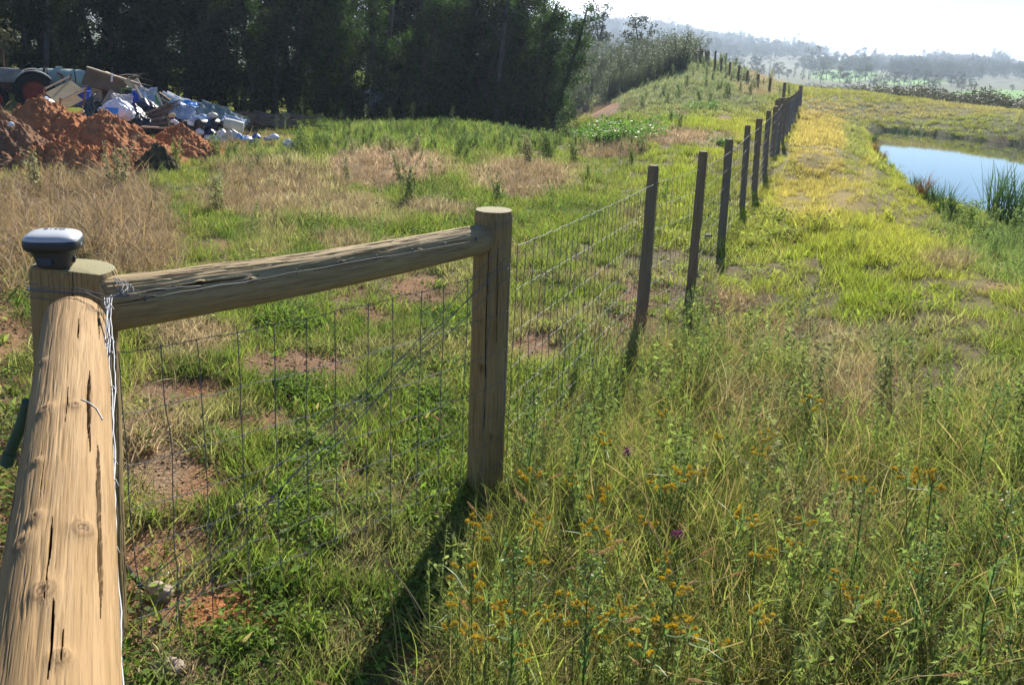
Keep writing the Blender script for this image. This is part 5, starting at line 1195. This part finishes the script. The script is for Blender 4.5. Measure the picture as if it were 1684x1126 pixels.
def frame_(px, py, D, w_, h_, t_, mat, rot, label, cat, name, panel=None):
    o = tag(empty(name, base_at(px, py, D)), label, cat); o.rotation_euler = rot
    m = MB(); m.box((0, 0, h_ / 2), (w_, t_, t_)); m.box((0, 0, -h_ / 2), (w_, t_, t_)); m.box((-w_ / 2, 0, 0), (t_, t_ * .9, h_)); m.box((w_ / 2, 0, 0), (t_, t_ * .9, h_)); m.build('frame', mat, o)
    if panel: m = MB(); m.box((0, .01, 0), (w_ - t_, .012, h_ - t_)); m.build('panel', panel, o)
    return o
frame_(208, 156, 24.6, .24, .26, .014, TC['green'], (R(-10), R(6), R(15)), 'thin bright green square frame leaning in the rubbish', 'frame', 'green_picture_holder')
frame_(184, 166, 24.2, .34, .40, .022, TC['pale'], (R(-25), R(24), R(-15)), 'grey panel in a pale wooden frame leaning left of the pink blanket'.replace('left of', 'beside'), 'panel', 'framed_panel', TC['greyw'])
# blue jug
jo = tag(empty('plastic_jug', base_at(222, 172, 24.3)), 'bright blue plastic jug with a big handle standing upright in the rubbish', 'jug')
m = MB(); m.lathe([(.085, 0), (.095, .02), (.095, .20), (.07, .27), (.035, .30), (.035, .33)], 24); m.build('body', TC['blue'], jo, True); m = MB(); m.tube([(.06 + .05 * math.sin(a), -.05, .17 - .11 * math.cos(a)) for a in np.linspace(0, math.pi, 10)], .014, 8); m.build('handle', TC['blue'], jo, True); m = MB(); m.lathe([(.04, .325), (.04, .36), (0, .36)], 16); m.build('cap', TC['white'], jo, True)
bag(194, 186, 22.9, (.33, .26, .25), TC['white'], 3, 'round white bag with a bright blue patch behind the steep clay mound', patch=(.15, TC['sky']), name='white_bag')
sheet(201, 169, 23.9, .45, .4, TC['pink'], (R(50), 0, .3), 5, 'crumpled pinkish white blanket beside the blue jug', 'blanket', .08, 'blanket')
bag(240, 182, 23.8, (.30, .25, .24), TC['navy'], 7, 'shiny navy bag at the top of the dark bags, under the pale planks')
bag(222, 196, 23.2, (.28, .25, .26), TC['navy'], 8, 'navy bag slumped beside the white and blue bag'); bag(232, 208, 22.8, (.26, .22, .22), TC['black'], 9, 'black bag lowest in the pile beside the wooden slats')
bag(224, 180, 24.0, (.10, .09, .11), TC['sky'], 10, 'small light blue bag just below the blue jug', name='small_bag')
sheet(146, 184, 23.8, .45, .75, TC['black'], (R(62), R(-22), R(-30)), 11, 'black plastic sheet draped between the rack and the desk', 'sheet', .07, 'plastic_sheet')
bag(167, 181, 23.6, (.09, .08, .06), TC['shirt'], 12, 'little grey-blue cloth bundle below the framed panel', 'cloth', 'cloth_bundle'); bag(168, 188, 23.0, (.05, .05, .08), TC['white'], 13, 'small white bottle shape at the clay mound edge', 'bottle', 'white_bottle')
board(131, 186, 22.6, (.22, .05, .05), (0, R(-28), 0), TC['pale'], 'short pale timber offcut between the two orange mounds', 'offcut', 'timber_offcut')
bag(76, 169, 22.8, (.15, .12, .11), TC['white'], 14, 'white bag behind the leg of the tilted rack', name='white_bag')
bag(18, 205, 18.3, (.05, .05, .04), TC['white'], 15, 'small white scrap on the brown earth mound', 'scrap', 'plastic_scrap')
PK = [((222, 140), (239, 172), 24.4, .03, 'pale', 'pale plank sloping down beside the blue jug'), ((226, 142), (262, 158), 24.8, .02, 'pale', 'thin pale lath sloping from the peak over the hung cloths'), ((262, 152), (288, 171), 24.6, .028, 'plank', 'weathered batten below the white gutter'),
      ((258, 158), (284, 172), 24.2, .022, 'pale', 'pale lath crossing below the weathered batten'), ((257, 153), (268, 176), 24.0, .026, 'pale', 'short upright pale lath beside the green strip'), ((255, 156), (261, 176), 24.0, .02, 'green', 'dark green strip standing between two pale laths')]
for (p0, p1, D, t_, mt, lb) in PK:
    a, b = base_at(*p0, D), base_at(*p1, D - .25); m = MB(); d_ = b - a; m.box((a + b) / 2, (d_.length, t_ * 2.2, t_), d_.to_track_quat('X', 'Z').to_matrix(), bev=t_ * .1); lbl(m.build('plank', TC[mt]), lb, 'plank')
for i, (px, py, s, mt, lb) in enumerate(((236, 157, .16, 'shirt', 'grey-blue shirt'), (245, 163, .2, 'white', 'white sheet'), (251, 157, .17, 'shirt', 'pale blue cloth'), (240, 172, .16, 'white', 'white cloth'), (255, 168, .15, 'paleblue', 'faded blue cloth'), (229, 162, .12, 'paleblue', 'small light blue rag'))):
    sheet(px, py, 24.7 - i * .05, s * 1.6, s * 2.2, TC[mt], (R(60 + i * 5), R(rt.uniform(-30, 30)), R(rt.uniform(-30, 30))), 40 + i, lb + ' in the bundle of cloths beside the pale planks', 'cloth', .05, 'discarded_cloth')
# gutter and blue-white sheets
a, b = base_at(271, 154, 24.4), base_at(298, 168, 24.0); d_ = (b - a); qm = d_.to_track_quat('X', 'Z').to_matrix(); m = MB(); m.box((a + b) / 2, (d_.length, .14, .012), qm); m.box((a + b) / 2 + qm @ Vector((0, .07, .03)), (d_.length, .012, .07), qm); m.box((a + b) / 2 + qm @ Vector((0, -.07, .03)), (d_.length, .012, .07), qm)
lbl(m.build('gutter_length', TC['white']), 'long white gutter channel pointing up out of the pile', 'gutter')
sheet(303, 170, 24.0, .62, .35, TC['paleblue'], (R(25), R(14), 0), 51, 'pale blue panel bent over at the foot of the white gutter', 'sheet', .03); sheet(314, 174, 23.8, .34, .3, TC['sky'], (R(40), R(10), .2), 52, 'bright blue folded plastic sheet beside the gutter', 'sheet', .03)
sheet(310, 180, 23.6, .5, .35, TC['white'], (R(30), R(15), .2), 53, 'white folded sheet under the bright blue one', 'sheet', .04); sheet(298, 186, 23.4, .52, .4, TC['paleblue'], (R(48), R(8), .1), 54, 'hazy blue-white plastic sheet behind the wooden slats', 'sheet', .08)
sheet(322, 185, 23.5, .45, .3, TC['paleblue'], (R(35), R(20), -.1), 55, 'pale blue crumpled sheet at the head of the tarpaulin', 'sheet', .06); sheet(335, 187, 23.5, .35, .3, TC['brown'], (R(30), R(10), 0), 56, 'brown carton piece beside the tarpaulin', 'carton', .05)
sheet(366, 190, 23.2, 1.15, .42, TC['tarp'], (R(38), R(19), 0), 57, 'long grey-green tarpaulin sagging down the right end of the heap'.replace('right end', 'open end'), 'tarpaulin', .09, 'tarpaulin'); sheet(384, 199, 22.9, .5, .3, TC['paleblue'], (R(30), R(16), .1), 58, 'thin blue-grey sheet at the low end of the tarpaulin', 'sheet', .05)
# the wooden slats
for i in range(15):
    f = i / 14; y0 = 178 + f * 32; a = base_at(231 + rt.uniform(0, 7), y0 + 12 * (1 - f), 23.1 - .6 * f); b = base_at(284 + rt.uniform(-6, 8), 166 + f * 42 + rt.uniform(-2, 2), 23.3 - .6 * f); m = MB(); d_ = b - a; t_ = rt.uniform(.014, .026)
    m.box((a + b) / 2, (d_.length, t_ * 2.4, t_), d_.to_track_quat('X', 'Z').to_matrix() @ eul(rt.uniform(-.4, .4), 0, 0)); lbl(m.build('wooden_lath', TC['stick' if i % 4 else 'plank']), 'old brown slat in the stack of slats above the small clay mound', 'slat', 'stack of old slats')
a, b = base_at(231, 210, 22.3), base_at(280, 210, 22.3); m = MB(); m.box((a + b) / 2, ((b - a).length, .07, .035), bev=.003); lbl(m.build('plank', TC['pale']), 'straight pale plank lying level under the stack of slats', 'plank')
m = MB(); q0 = [base_at(234, 186, 22.9), base_at(296, 165, 23.2), base_at(295, 172, 23.2), base_at(240, 193, 22.9)]
for a, b in ((q0[0], q0[1]), (q0[3], q0[2])): m.tube([a, b], .014, 6)
for k in range(13): f = k / 12; m.tube([q0[0].lerp(q0[1], f), q0[3].lerp(q0[2], f) - Vector((0, 0, .06))], .008, 5)
lbl(m.build('lattice_panel', TC['stick']), 'ladder-like brown lattice panel lying on top of the slats', 'lattice')
for i, (px, py, s, lb) in enumerate(((286, 200, .05, 'white scrap beside the slats, highest of three'), (292, 205, .05, 'white scrap beside the slats, middle of three'), (297, 211, .05, 'white scrap beside the slats, lowest of three'), (283, 190, .05, 'tan scrap on the end of the slats'))):
    bag(px, py, 22.6, (s * 1.5, s, s), TC['white' if i < 3 else 'tan'], 60 + i, lb, 'scrap', 'plastic_scrap')
# bags at the low end
LB = [(318, 204, .14, .11, 'white', 'white bag on the black bags below the blue sheets'), (333, 198, .26, .12, 'paleblue', 'grey-white bag lying flat above the dark drum'), (316, 214, .20, .14, 'black', 'black bag under the white one, beside the clay mound'), (336, 212, .20, .15, 'black', 'black bag in front of the dark drum'), (346, 221, .20, .13, 'navy', 'dark navy bag below the drum mouth'), (329, 218, .10, .08, 'white', 'small white bag squeezed between black bags'),
      (341, 227, .08, .08, 'white', 'small white rag ball at the edge of the small clay mound'), (366, 222, .15, .11, 'white', 'white bag behind the big cream bag'), (381, 226, .19, .15, 'cream', 'big cream bag at the front of the low heap'), (353, 233, .12, .12, 'white', 'upright white bag lowest in the heap'), (367, 233, .12, .08, 'cream', 'small cream bag beside the upright white bag'), (406, 229, .13, .07, 'white', 'white bag alone in the weeds beside the heap'), (394, 226, .06, .09, 'sky', 'blue scrap touching the big cream bag'),
      (422, 225, .09, .06, 'blue', 'deep blue plastic scrap in the weeds'), (418, 232, .10, .04, 'paleblue', 'pale blue scrap below the deep blue one'), (441, 229, .10, .05, 'pink', 'pinkish scrap beyond the deep blue one'), (451, 226, .11, .07, 'white', 'white scrap between the blue scrap and the paper pile'), (350, 190, .12, .06, 'cream', 'cream bag tucked on the tarpaulin edge')]
for i, (px, py, rx, rz_, mt, lb) in enumerate(LB): bag(px, py, 22.9 - .08 * i * (py > 215), (rx, rx * .85, rz_), TC[mt], 70 + i, lb, 'bag' if 'bag' in lb else 'scrap', 'rubbish_bag' if 'bag' in lb else 'plastic_scrap')
for i, (px, py, rx) in enumerate(((470, 236, .10), (479, 240, .13), (488, 238, .12), (494, 243, .12), (501, 243, .10), (484, 246, .10), (474, 232, .07))):
    bag(px, py, 22.0 - .03 * i, (rx, rx * .8, rx * .55), TC['white'], 100 + i, 'crumpled white paper in the scattered pile among the weeds', 'paper', 'crumpled_paper')['group'] = 'crumpled white papers'
# the dark drum and the pale roll
do = tag(empty('metal_drum', base_at(357, 207, 22.9)), 'dark drum lying on its side with its rusty open mouth showing', 'drum'); do.rotation_euler = (R(90), 0, R(-35))
m = MB(); m.lathe([(.155, -.02), (.17, 0), (.17, .25), (.165, .26), (.17, .27), (.17, .5), (.15, .52), (0, .52)][::-1] + [(.155, .0), (.150, .45), (0, .46)], 32); m.build('shell', TC['black'], do, True); m = MB(); m.lathe([(.148, .10), (.10, .11), (0, .12)], 24); m.build('inside', M_rust, do, True)
do = tag(empty('carpet_roll', base_at(384, 208, 22.8)), 'pale cream roll of matting lying beside the dark drum', 'roll'); do.rotation_euler = (0, R(100), R(12))
m = MB(); m.lathe([(0, -.22), (.12, -.22), (.15, -.2), (.16, -.05), (.15, .12), (.14, .22), (.05, .235), (0, .2)], 32); m.build('mat', TC['cream'], do, True)
# grey sticks in the shade
for i in range(34):
    px = rt.uniform(395, 500); py = 186 + rt.uniform(0, 20) + (px - 395) * .04; L2 = rt.uniform(.5, 1.6); a = base_at(px, py, 27 - (py - 186) * .06); g0 = tz(a.x, a.y); a.z = max(a.z, g0 + .04); dv = Vector((1, rt.uniform(-.3, .3), rt.uniform(-.16, .10))) * L2 * .5
    m = MB(); m.tube([a - dv, a, a + dv], [.03, .025, .014], 6); lbl(m.build('branch', TC['stick']), 'grey dead branch in the low brush pile at the foot of the wood', 'branch', 'brush pile branches')
mound('brush_heap', 448, 205, 27.2, 1.3, .7, .35, simple('dark_brush', (.06, .05, .04), .9, .1, 0, .5, 12, .7), 430, 'low dark heap under the grey dead branches', 1.0)['category'] = 'brush heap'

# ------------------------------------------------------------------ water plants
M_reed = leafmat('reed_leaf', .3, .45, .4, False, c1=(.045, .095, .035), c2=(.10, .17, .05)); M_redd = leafmat('reddish_sedge', .3, .6, .2, False, c1=(.20, .09, .05), c2=(.30, .17, .08))
def clumpobj(name, nb, h, w_, spread, lean, curl, mat, seed, loc, s, label, cat, grp=None):
    V, Fc, rn, dr = blades(nb, h, w_, spread, lean, curl, 6, .1, None, seed, .35); me = amesh(name, V, Fc, False, {'rnd': rn, 'dry': dr}); o = link(name, me, mat, loc=loc); o.scale = (s, s, s); return tag(o, label, cat, grp)
p = G(1652, 372, dmin=12); clumpobj('reed_clump', 170, 1.15, .022, .38, .20, .35, M_reed, 1, (p.x, p.y, p.z), 1, 'big dark green clump of reeds at the near edge of the pond', 'reeds')
p = G(1700, 392, dmin=12); clumpobj('reed_clump', 90, .8, .02, .35, .25, .4, M_reed, 2, (p.x, p.y, p.z), 1, 'lower reed patch beside the big clump, cut by the edge of the photograph', 'reeds')
for i, (px, py, s, k, lb) in enumerate(((1436, 237, 1.1, 0, 'dark rush tuft at the far corner of the pond'), (1440, 250, .9, 1, 'long reddish sedge tuft near the far corner of the pond'), (1450, 262, .8, 1, 'reddish brown sedge tuft below the long one on the bank'), (1463, 276, .5, 0, 'little green rush on the bend of the bank'), (1479, 286, .7, 0, 'thin green rush standing alone at the water edge'), (1490, 297, .75, 1, 'rounded reddish sedge tuft on the water edge'),
        (1502, 309, .8, 0, 'dark rush beside the rounded reddish tuft'), (1510, 316, .6, 0, 'short rush between two reddish tufts'), (1518, 322, .85, 1, 'reddish tuft halfway down the near bank'), (1532, 334, .8, 0, 'spiky green rush below the reddish tuft'), (1552, 350, 1.0, 0, 'tall dark rush near the bend of the near bank'), (1568, 357, .7, 0, 'loose green rush before the reed clump'), (1590, 366, .8, 0, 'green rush close to the big reed clump'))):
    p = G(px, py + 3, dmin=10); clumpobj('rush_tuft', 70, .62, .014, .12, .35, .5, M_redd if k else M_reed, 10 + i, (p.x, p.y, p.z - .02), s, lb, 'rush')
for i in range(46):
    f = i / 45; q = PL(1440 + 460 * f, 213 + 45 * f + rt.uniform(-1.5, .5), PZL); clumpobj('bank_rush', 40, .6, .03, .25, .3, .4, M_reed, 40 + i % 6, (q[0], q[1] + .15, PZL - .05), rt.uniform(.3, .6), 'dark green rush in the fringe along the far bank of the pond', 'rush', 'rushes along the far bank') if i % 1 == 0 else None

# ------------------------------------------------------------------ plants that stand out in the long grass
M_stem = leafmat('plant_stem', .2, .6, .2, False, c1=(.12, .17, .04), c2=(.20, .22, .07)); M_org = leafmat('orange_flower_head', .3, .7, .15, False, c1=(.46, .30, .03), c2=(.58, .42, .07)); M_seed = leafmat('fuzzy_seed_head', .35, .8, .1, False, c1=(.36, .21, .10), c2=(.55, .38, .20)); M_flea = leafmat('fleabane_leaf', .4, .5, .25, False, c1=(.12, .20, .06), c2=(.20, .30, .09)); M_pur = leafmat('purple_flower', .3, .6, .2, False, c1=(.16, .04, .10), c2=(.24, .07, .15))
def sedge(seed, h=.42):
    g = np.random.default_rng(seed); o = empty('orange_sedge'); stems, heads = [], []
    tip = np.array((g.normal(0, .04), g.normal(0, .04), h))
    stems.append([(0, 0, -.05), tuple(tip * .5 + (.01, 0, 0)), tuple(tip)])
    for k in range(7):
        a = g.random() * 6.283; e = tip + np.array((math.cos(a) * .035, math.sin(a) * .035, .012 + .02 * g.random())) * (.4 + .8 * g.random()); stems.append([tuple(tip), tuple(e)])
        for _ in range(2): heads.append(e + g.normal(0, .003, 3))
    m = MB()
    for s_ in stems: m.tube(s_, .0014 if len(s_) == 3 else .0007, 4, caps=False)
    m.build('stem', M_stem, o)
    P = []
    for c in heads: d = g.normal(size=(16, 3)); d /= np.linalg.norm(d, axis=1)[:, None]; P.append(c + d * .0055 * g.random((16, 1)) ** .3)
    V, Fc, rn = cards(np.concatenate(P), .0095, seed, 0, 3.2, up=(0, 0, .3)); link('flower_head', amesh('flower_head', V, Fc, False, {'rnd': rn}), M_org, o)
    V, Fc, rn, dr = blades(8, h * .75, .005, .02, .45, 1.2, 6, .1, None, seed); V2, F2, r2, d2 = blades(4, .11, .004, .002, 1.0, .8, 4, 0, None, seed + 1); V2 = (np.array(V2) + tip - (0, 0, .004)).tolist()
    V, Fc, rn, dr = merge([(V, Fc, rn, dr), (V2, F2, r2, d2)]); link('leaf', amesh('leaf', V, Fc, False, {'rnd': rn, 'dry': dr}), M_flea, o)
    return o
gse = Grove([sedge(500 + i) for i in range(5)])
SED = [(745, 1020), (757, 1012), (800, 993), (808, 1000), (880, 880), (888, 876), (915, 1030), (928, 1022), (1040, 1003), (1058, 990), (1052, 1012), (1165, 1055), (1175, 1060), (860, 905), (790, 885), (782, 880), (1095, 1082), (1240, 920), (1100, 805), (1075, 800), (1080, 690), (1110, 790), (1020, 905), (1036, 890), (1075, 872), (1490, 775), (1520, 798), (1508, 790), (1240, 733),
       (1415, 795), (1442, 808), (1405, 970), (1410, 990), (1340, 900), (980, 830), (960, 800), (950, 1010), (942, 990), (1070, 1000), (1120, 985), (820, 1075), (885, 1095), (775, 1070), (900, 1010), (1500, 940), (1260, 760), (1190, 850), (1320, 860), (1570, 830), (1090, 930), (850, 800), (1010, 740), (1180, 720), (1330, 690), (1000, 1060), (1480, 1010), (1220, 1000)]
for i, (px, py) in enumerate(SED):
    h = rt.uniform(.30, .50); p = G(px, py, h); s = h / .42; gse.put(i, p, rt.random() * 6.28, (s * 1.15, s * 1.15, s), 'small orange-yellow umbel sedge in the long foreground grass', 'flowering plant', 'orange umbel sedges')
gse.done()
def fleabane(seed, h=.7):
    g = np.random.default_rng(seed); o = empty('tall_fleabane'); m = MB(); P = [(0, 0, -.05)]
    for k in range(1, 9): P.append((P[-1][0] + g.normal(0, .006), P[-1][1] + g.normal(0, .006), h * k / 8))
    m.tube(P, [.004 * (1 - .08 * k) for k in range(9)], 6, caps=False); lv, hd = [], []
    parts = []
    for k in range(46):
        f = .10 + .55 * k / 46; i0 = int(f * 8); q = np.array(P[i0]) * (1 - (f * 8 - i0)) + np.array(P[i0 + 1]) * (f * 8 - i0); a = k * 2.4
        V, Fc, rn, dr = blades(1, .085 * (1.15 - f * .7), .010, 0, .7, .8, 3, .05, None, seed * 100 + k); V = np.array(V) + q + (0, 0, .02); parts.append((V, Fc, rn, dr))
    for k in range(26):
        f = .6 + .4 * k / 26; i0 = min(7, int(f * 8)); q = np.array(P[i0]) * (1 - (f * 8 - i0)) + np.array(P[i0 + 1]) * (f * 8 - i0); a = k * 2.4; L_ = .13 * (1.25 - f); e = q + np.array((math.cos(a) * L_, math.sin(a) * L_, L_ * 1.1)); m.tube([tuple(q), tuple(e)], .001, 4, caps=False)
        for _ in range(9): hd.append(q + (e - q) * g.uniform(.3, 1.1) + g.normal(0, .007, 3))
    m.build('stem', M_stem, o); V, Fc, rn, dr = merge(parts); link('leaf', amesh('leaf', V, Fc, False, {'rnd': rn, 'dry': dr}), M_flea, o)
    V, Fc, rn = cards(hd, .012, seed, .1, 1.6, up=(0, 0, .5)); link('bud', amesh('bud', V, Fc, False, {'rnd': rn}), M_flea, o); return o
gfl = Grove([fleabane(520 + i) for i in range(4)])
for i, (px, py, h, lb) in enumerate(((848, 890, .62, 'tall green fleabane, plumed, standing before the post shadow'), (985, 925, .62, 'pale plumed fleabane beside the tallest one, above the orange heads'), (870, 640, .55, 'feathery fleabane rising beside the round post'), (958, 665, .50, 'fleabane with a pale feathery tip in the middle of the long grass'), (1430, 800, .45, 'green fleabane in the dry part of the long grass'), (1678, 820, .6, 'fleabane cut by the edge of the photograph'), (812, 610, .35, 'short fleabane close against the round post'), (1250, 780, .42, 'fleabane among bent grass stems in the middle of the slope'),
        (1540, 900, .5, 'slim fleabane far from the fence in deep grass'), (930, 560, .45, 'fleabane near the second wooden stake'), (1650, 640, .5, 'fleabane in the green weeds toward the pond'))):
    p = G(px, py, h); s = h / .7; gfl.put(i, p, i * 1.3, (s, s, s), lb, 'tall weed', None)
gfl.done()
def seedhead(seed, h=.6):
    g = np.random.default_rng(seed); o = empty('seeding_grass'); a = g.random() * 6.283; m = MB(); P = [Vector((0, 0, -.05))]; ang = .08
    for k in range(10): P.append(P[-1] + Vector((math.cos(a) * math.sin(ang), math.sin(a) * math.sin(ang), math.cos(ang))) * h / 9); ang += .07 + .02 * k * g.random()
    m.tube(P, [.0012] * 11, 4, caps=False); m.build('stem', simple_straw, o); d = (P[-1] - P[-2]).normalized(); hd = []
    for k in range(150): f = g.random(); r_ = .0052 * math.sin(math.pi * min(1, f * .9 + .08)) ** .6; q = g.normal(size=3); q /= np.linalg.norm(q); hd.append(np.array(P[-1]) + np.array(d) * .055 * f + q * r_)
    V, Fc, rn = cards(hd, .0075, seed, 0, 4, up=tuple(d * .8)); link('seed_head', amesh('seed_head', V, Fc, False, {'rnd': rn}), M_seed, o); return o
simple_straw = simple('straw_stem', (.38, .30, .14), .7, .2, 0, .2, 20)
gsh = Grove([seedhead(540 + i) for i in range(6)])
for i, (px, py) in enumerate(((728, 982), (866, 878), (874, 892), (955, 822), (853, 978), (1065, 892), (1002, 928), (1030, 975), (1012, 985), (1048, 850), (905, 872), (832, 872), (690, 1105), (763, 990), (1145, 1010), (1100, 1050), (925, 1095), (1300, 760), (1345, 640), (1455, 705), (1640, 830), (1250, 905), (1550, 660), (1020, 855), (1395, 880), (1600, 1020), (960, 1110), (1180, 960), (820, 715), (800, 770), (1440, 1080), (1360, 1030), (1290, 1060), (1620, 920), (1120, 640), (1210, 610), (1330, 590), (890, 760), (930, 700), (1500, 860), (660, 560), (1160, 560))):
    h = rt.uniform(.40, .60); p = G(px, py, h * .85); s = h / .6; gsh.put(i, p, rt.random() * 6.28, (s, s, s), 'bent grass stalk ending in a fuzzy brown seed head', 'grass stalk', 'brown seed-head stalks')
gsh.done()
# tall stalks in the waste ground before the wood
gst = Grove([(lambda o: o)(fleabane(560 + i, 1.3)) for i in range(2)])
for i, (px, py, h) in enumerate(((795, 200, 1.2), (900, 218, 1.1), (705, 190, .9), (823, 200, .8), (640, 212, .6), (520, 192, .7), (498, 200, .8), (455, 218, .5), (470, 215, .6), (745, 206, .6), (775, 180, .9), (600, 205, .6), (372, 238, .4), (680, 200, .6), (1125, 205, .5), (560, 205, .5))):
    p = G(px, py + 12); s = h / 1.1; o = gst.put(i, p, i * 1.7, (s * 2.0, s * 2.0, s), 'tall weed stalk standing up against the dark wood', 'tall weed', 'tall weeds before the wood'); o.name = 'tall_weed'
gst.done()
for i, (px, py, lb) in enumerate(((1115, 878, 'brighter'), (1032, 742, 'darker'))):
    p = G(px, py, .4); o = tag(empty('purple_flower', p), lb + ' of two small purple flower heads in the long grass', 'flower'); m = MB(); m.tube([(0, 0, -.03), (.01, 0, .2), (0, 0, .4)], .0013, 5, caps=False); m.build('stem', M_stem, o)
    g = np.random.default_rng(i); V, Fc, rn = cards(g.normal(0, .008, (60, 3)) + (0, 0, .4), .011, i, .2, 2); link('flower_head', amesh('flower_head', V, Fc, False, {'rnd': rn}), M_pur, o)

# ------------------------------------------------------------------ the air
t = NT('thin_haze'); t.n.remove(t.b); pv = t.node('VolumePrincipled'); pv.inputs['Color'].default_value = (.66, .80, 1, 1); pv.inputs['Density'].default_value = HAZE; pv.inputs['Anisotropy'].default_value = .4
t.l.new(pv.outputs[0], t.out.inputs['Volume'])
m = MB(); m.box((0, 0, 18), (8800, 8800, 116)); hz = m.build('haze', t.m); hz['kind'] = 'stuff'
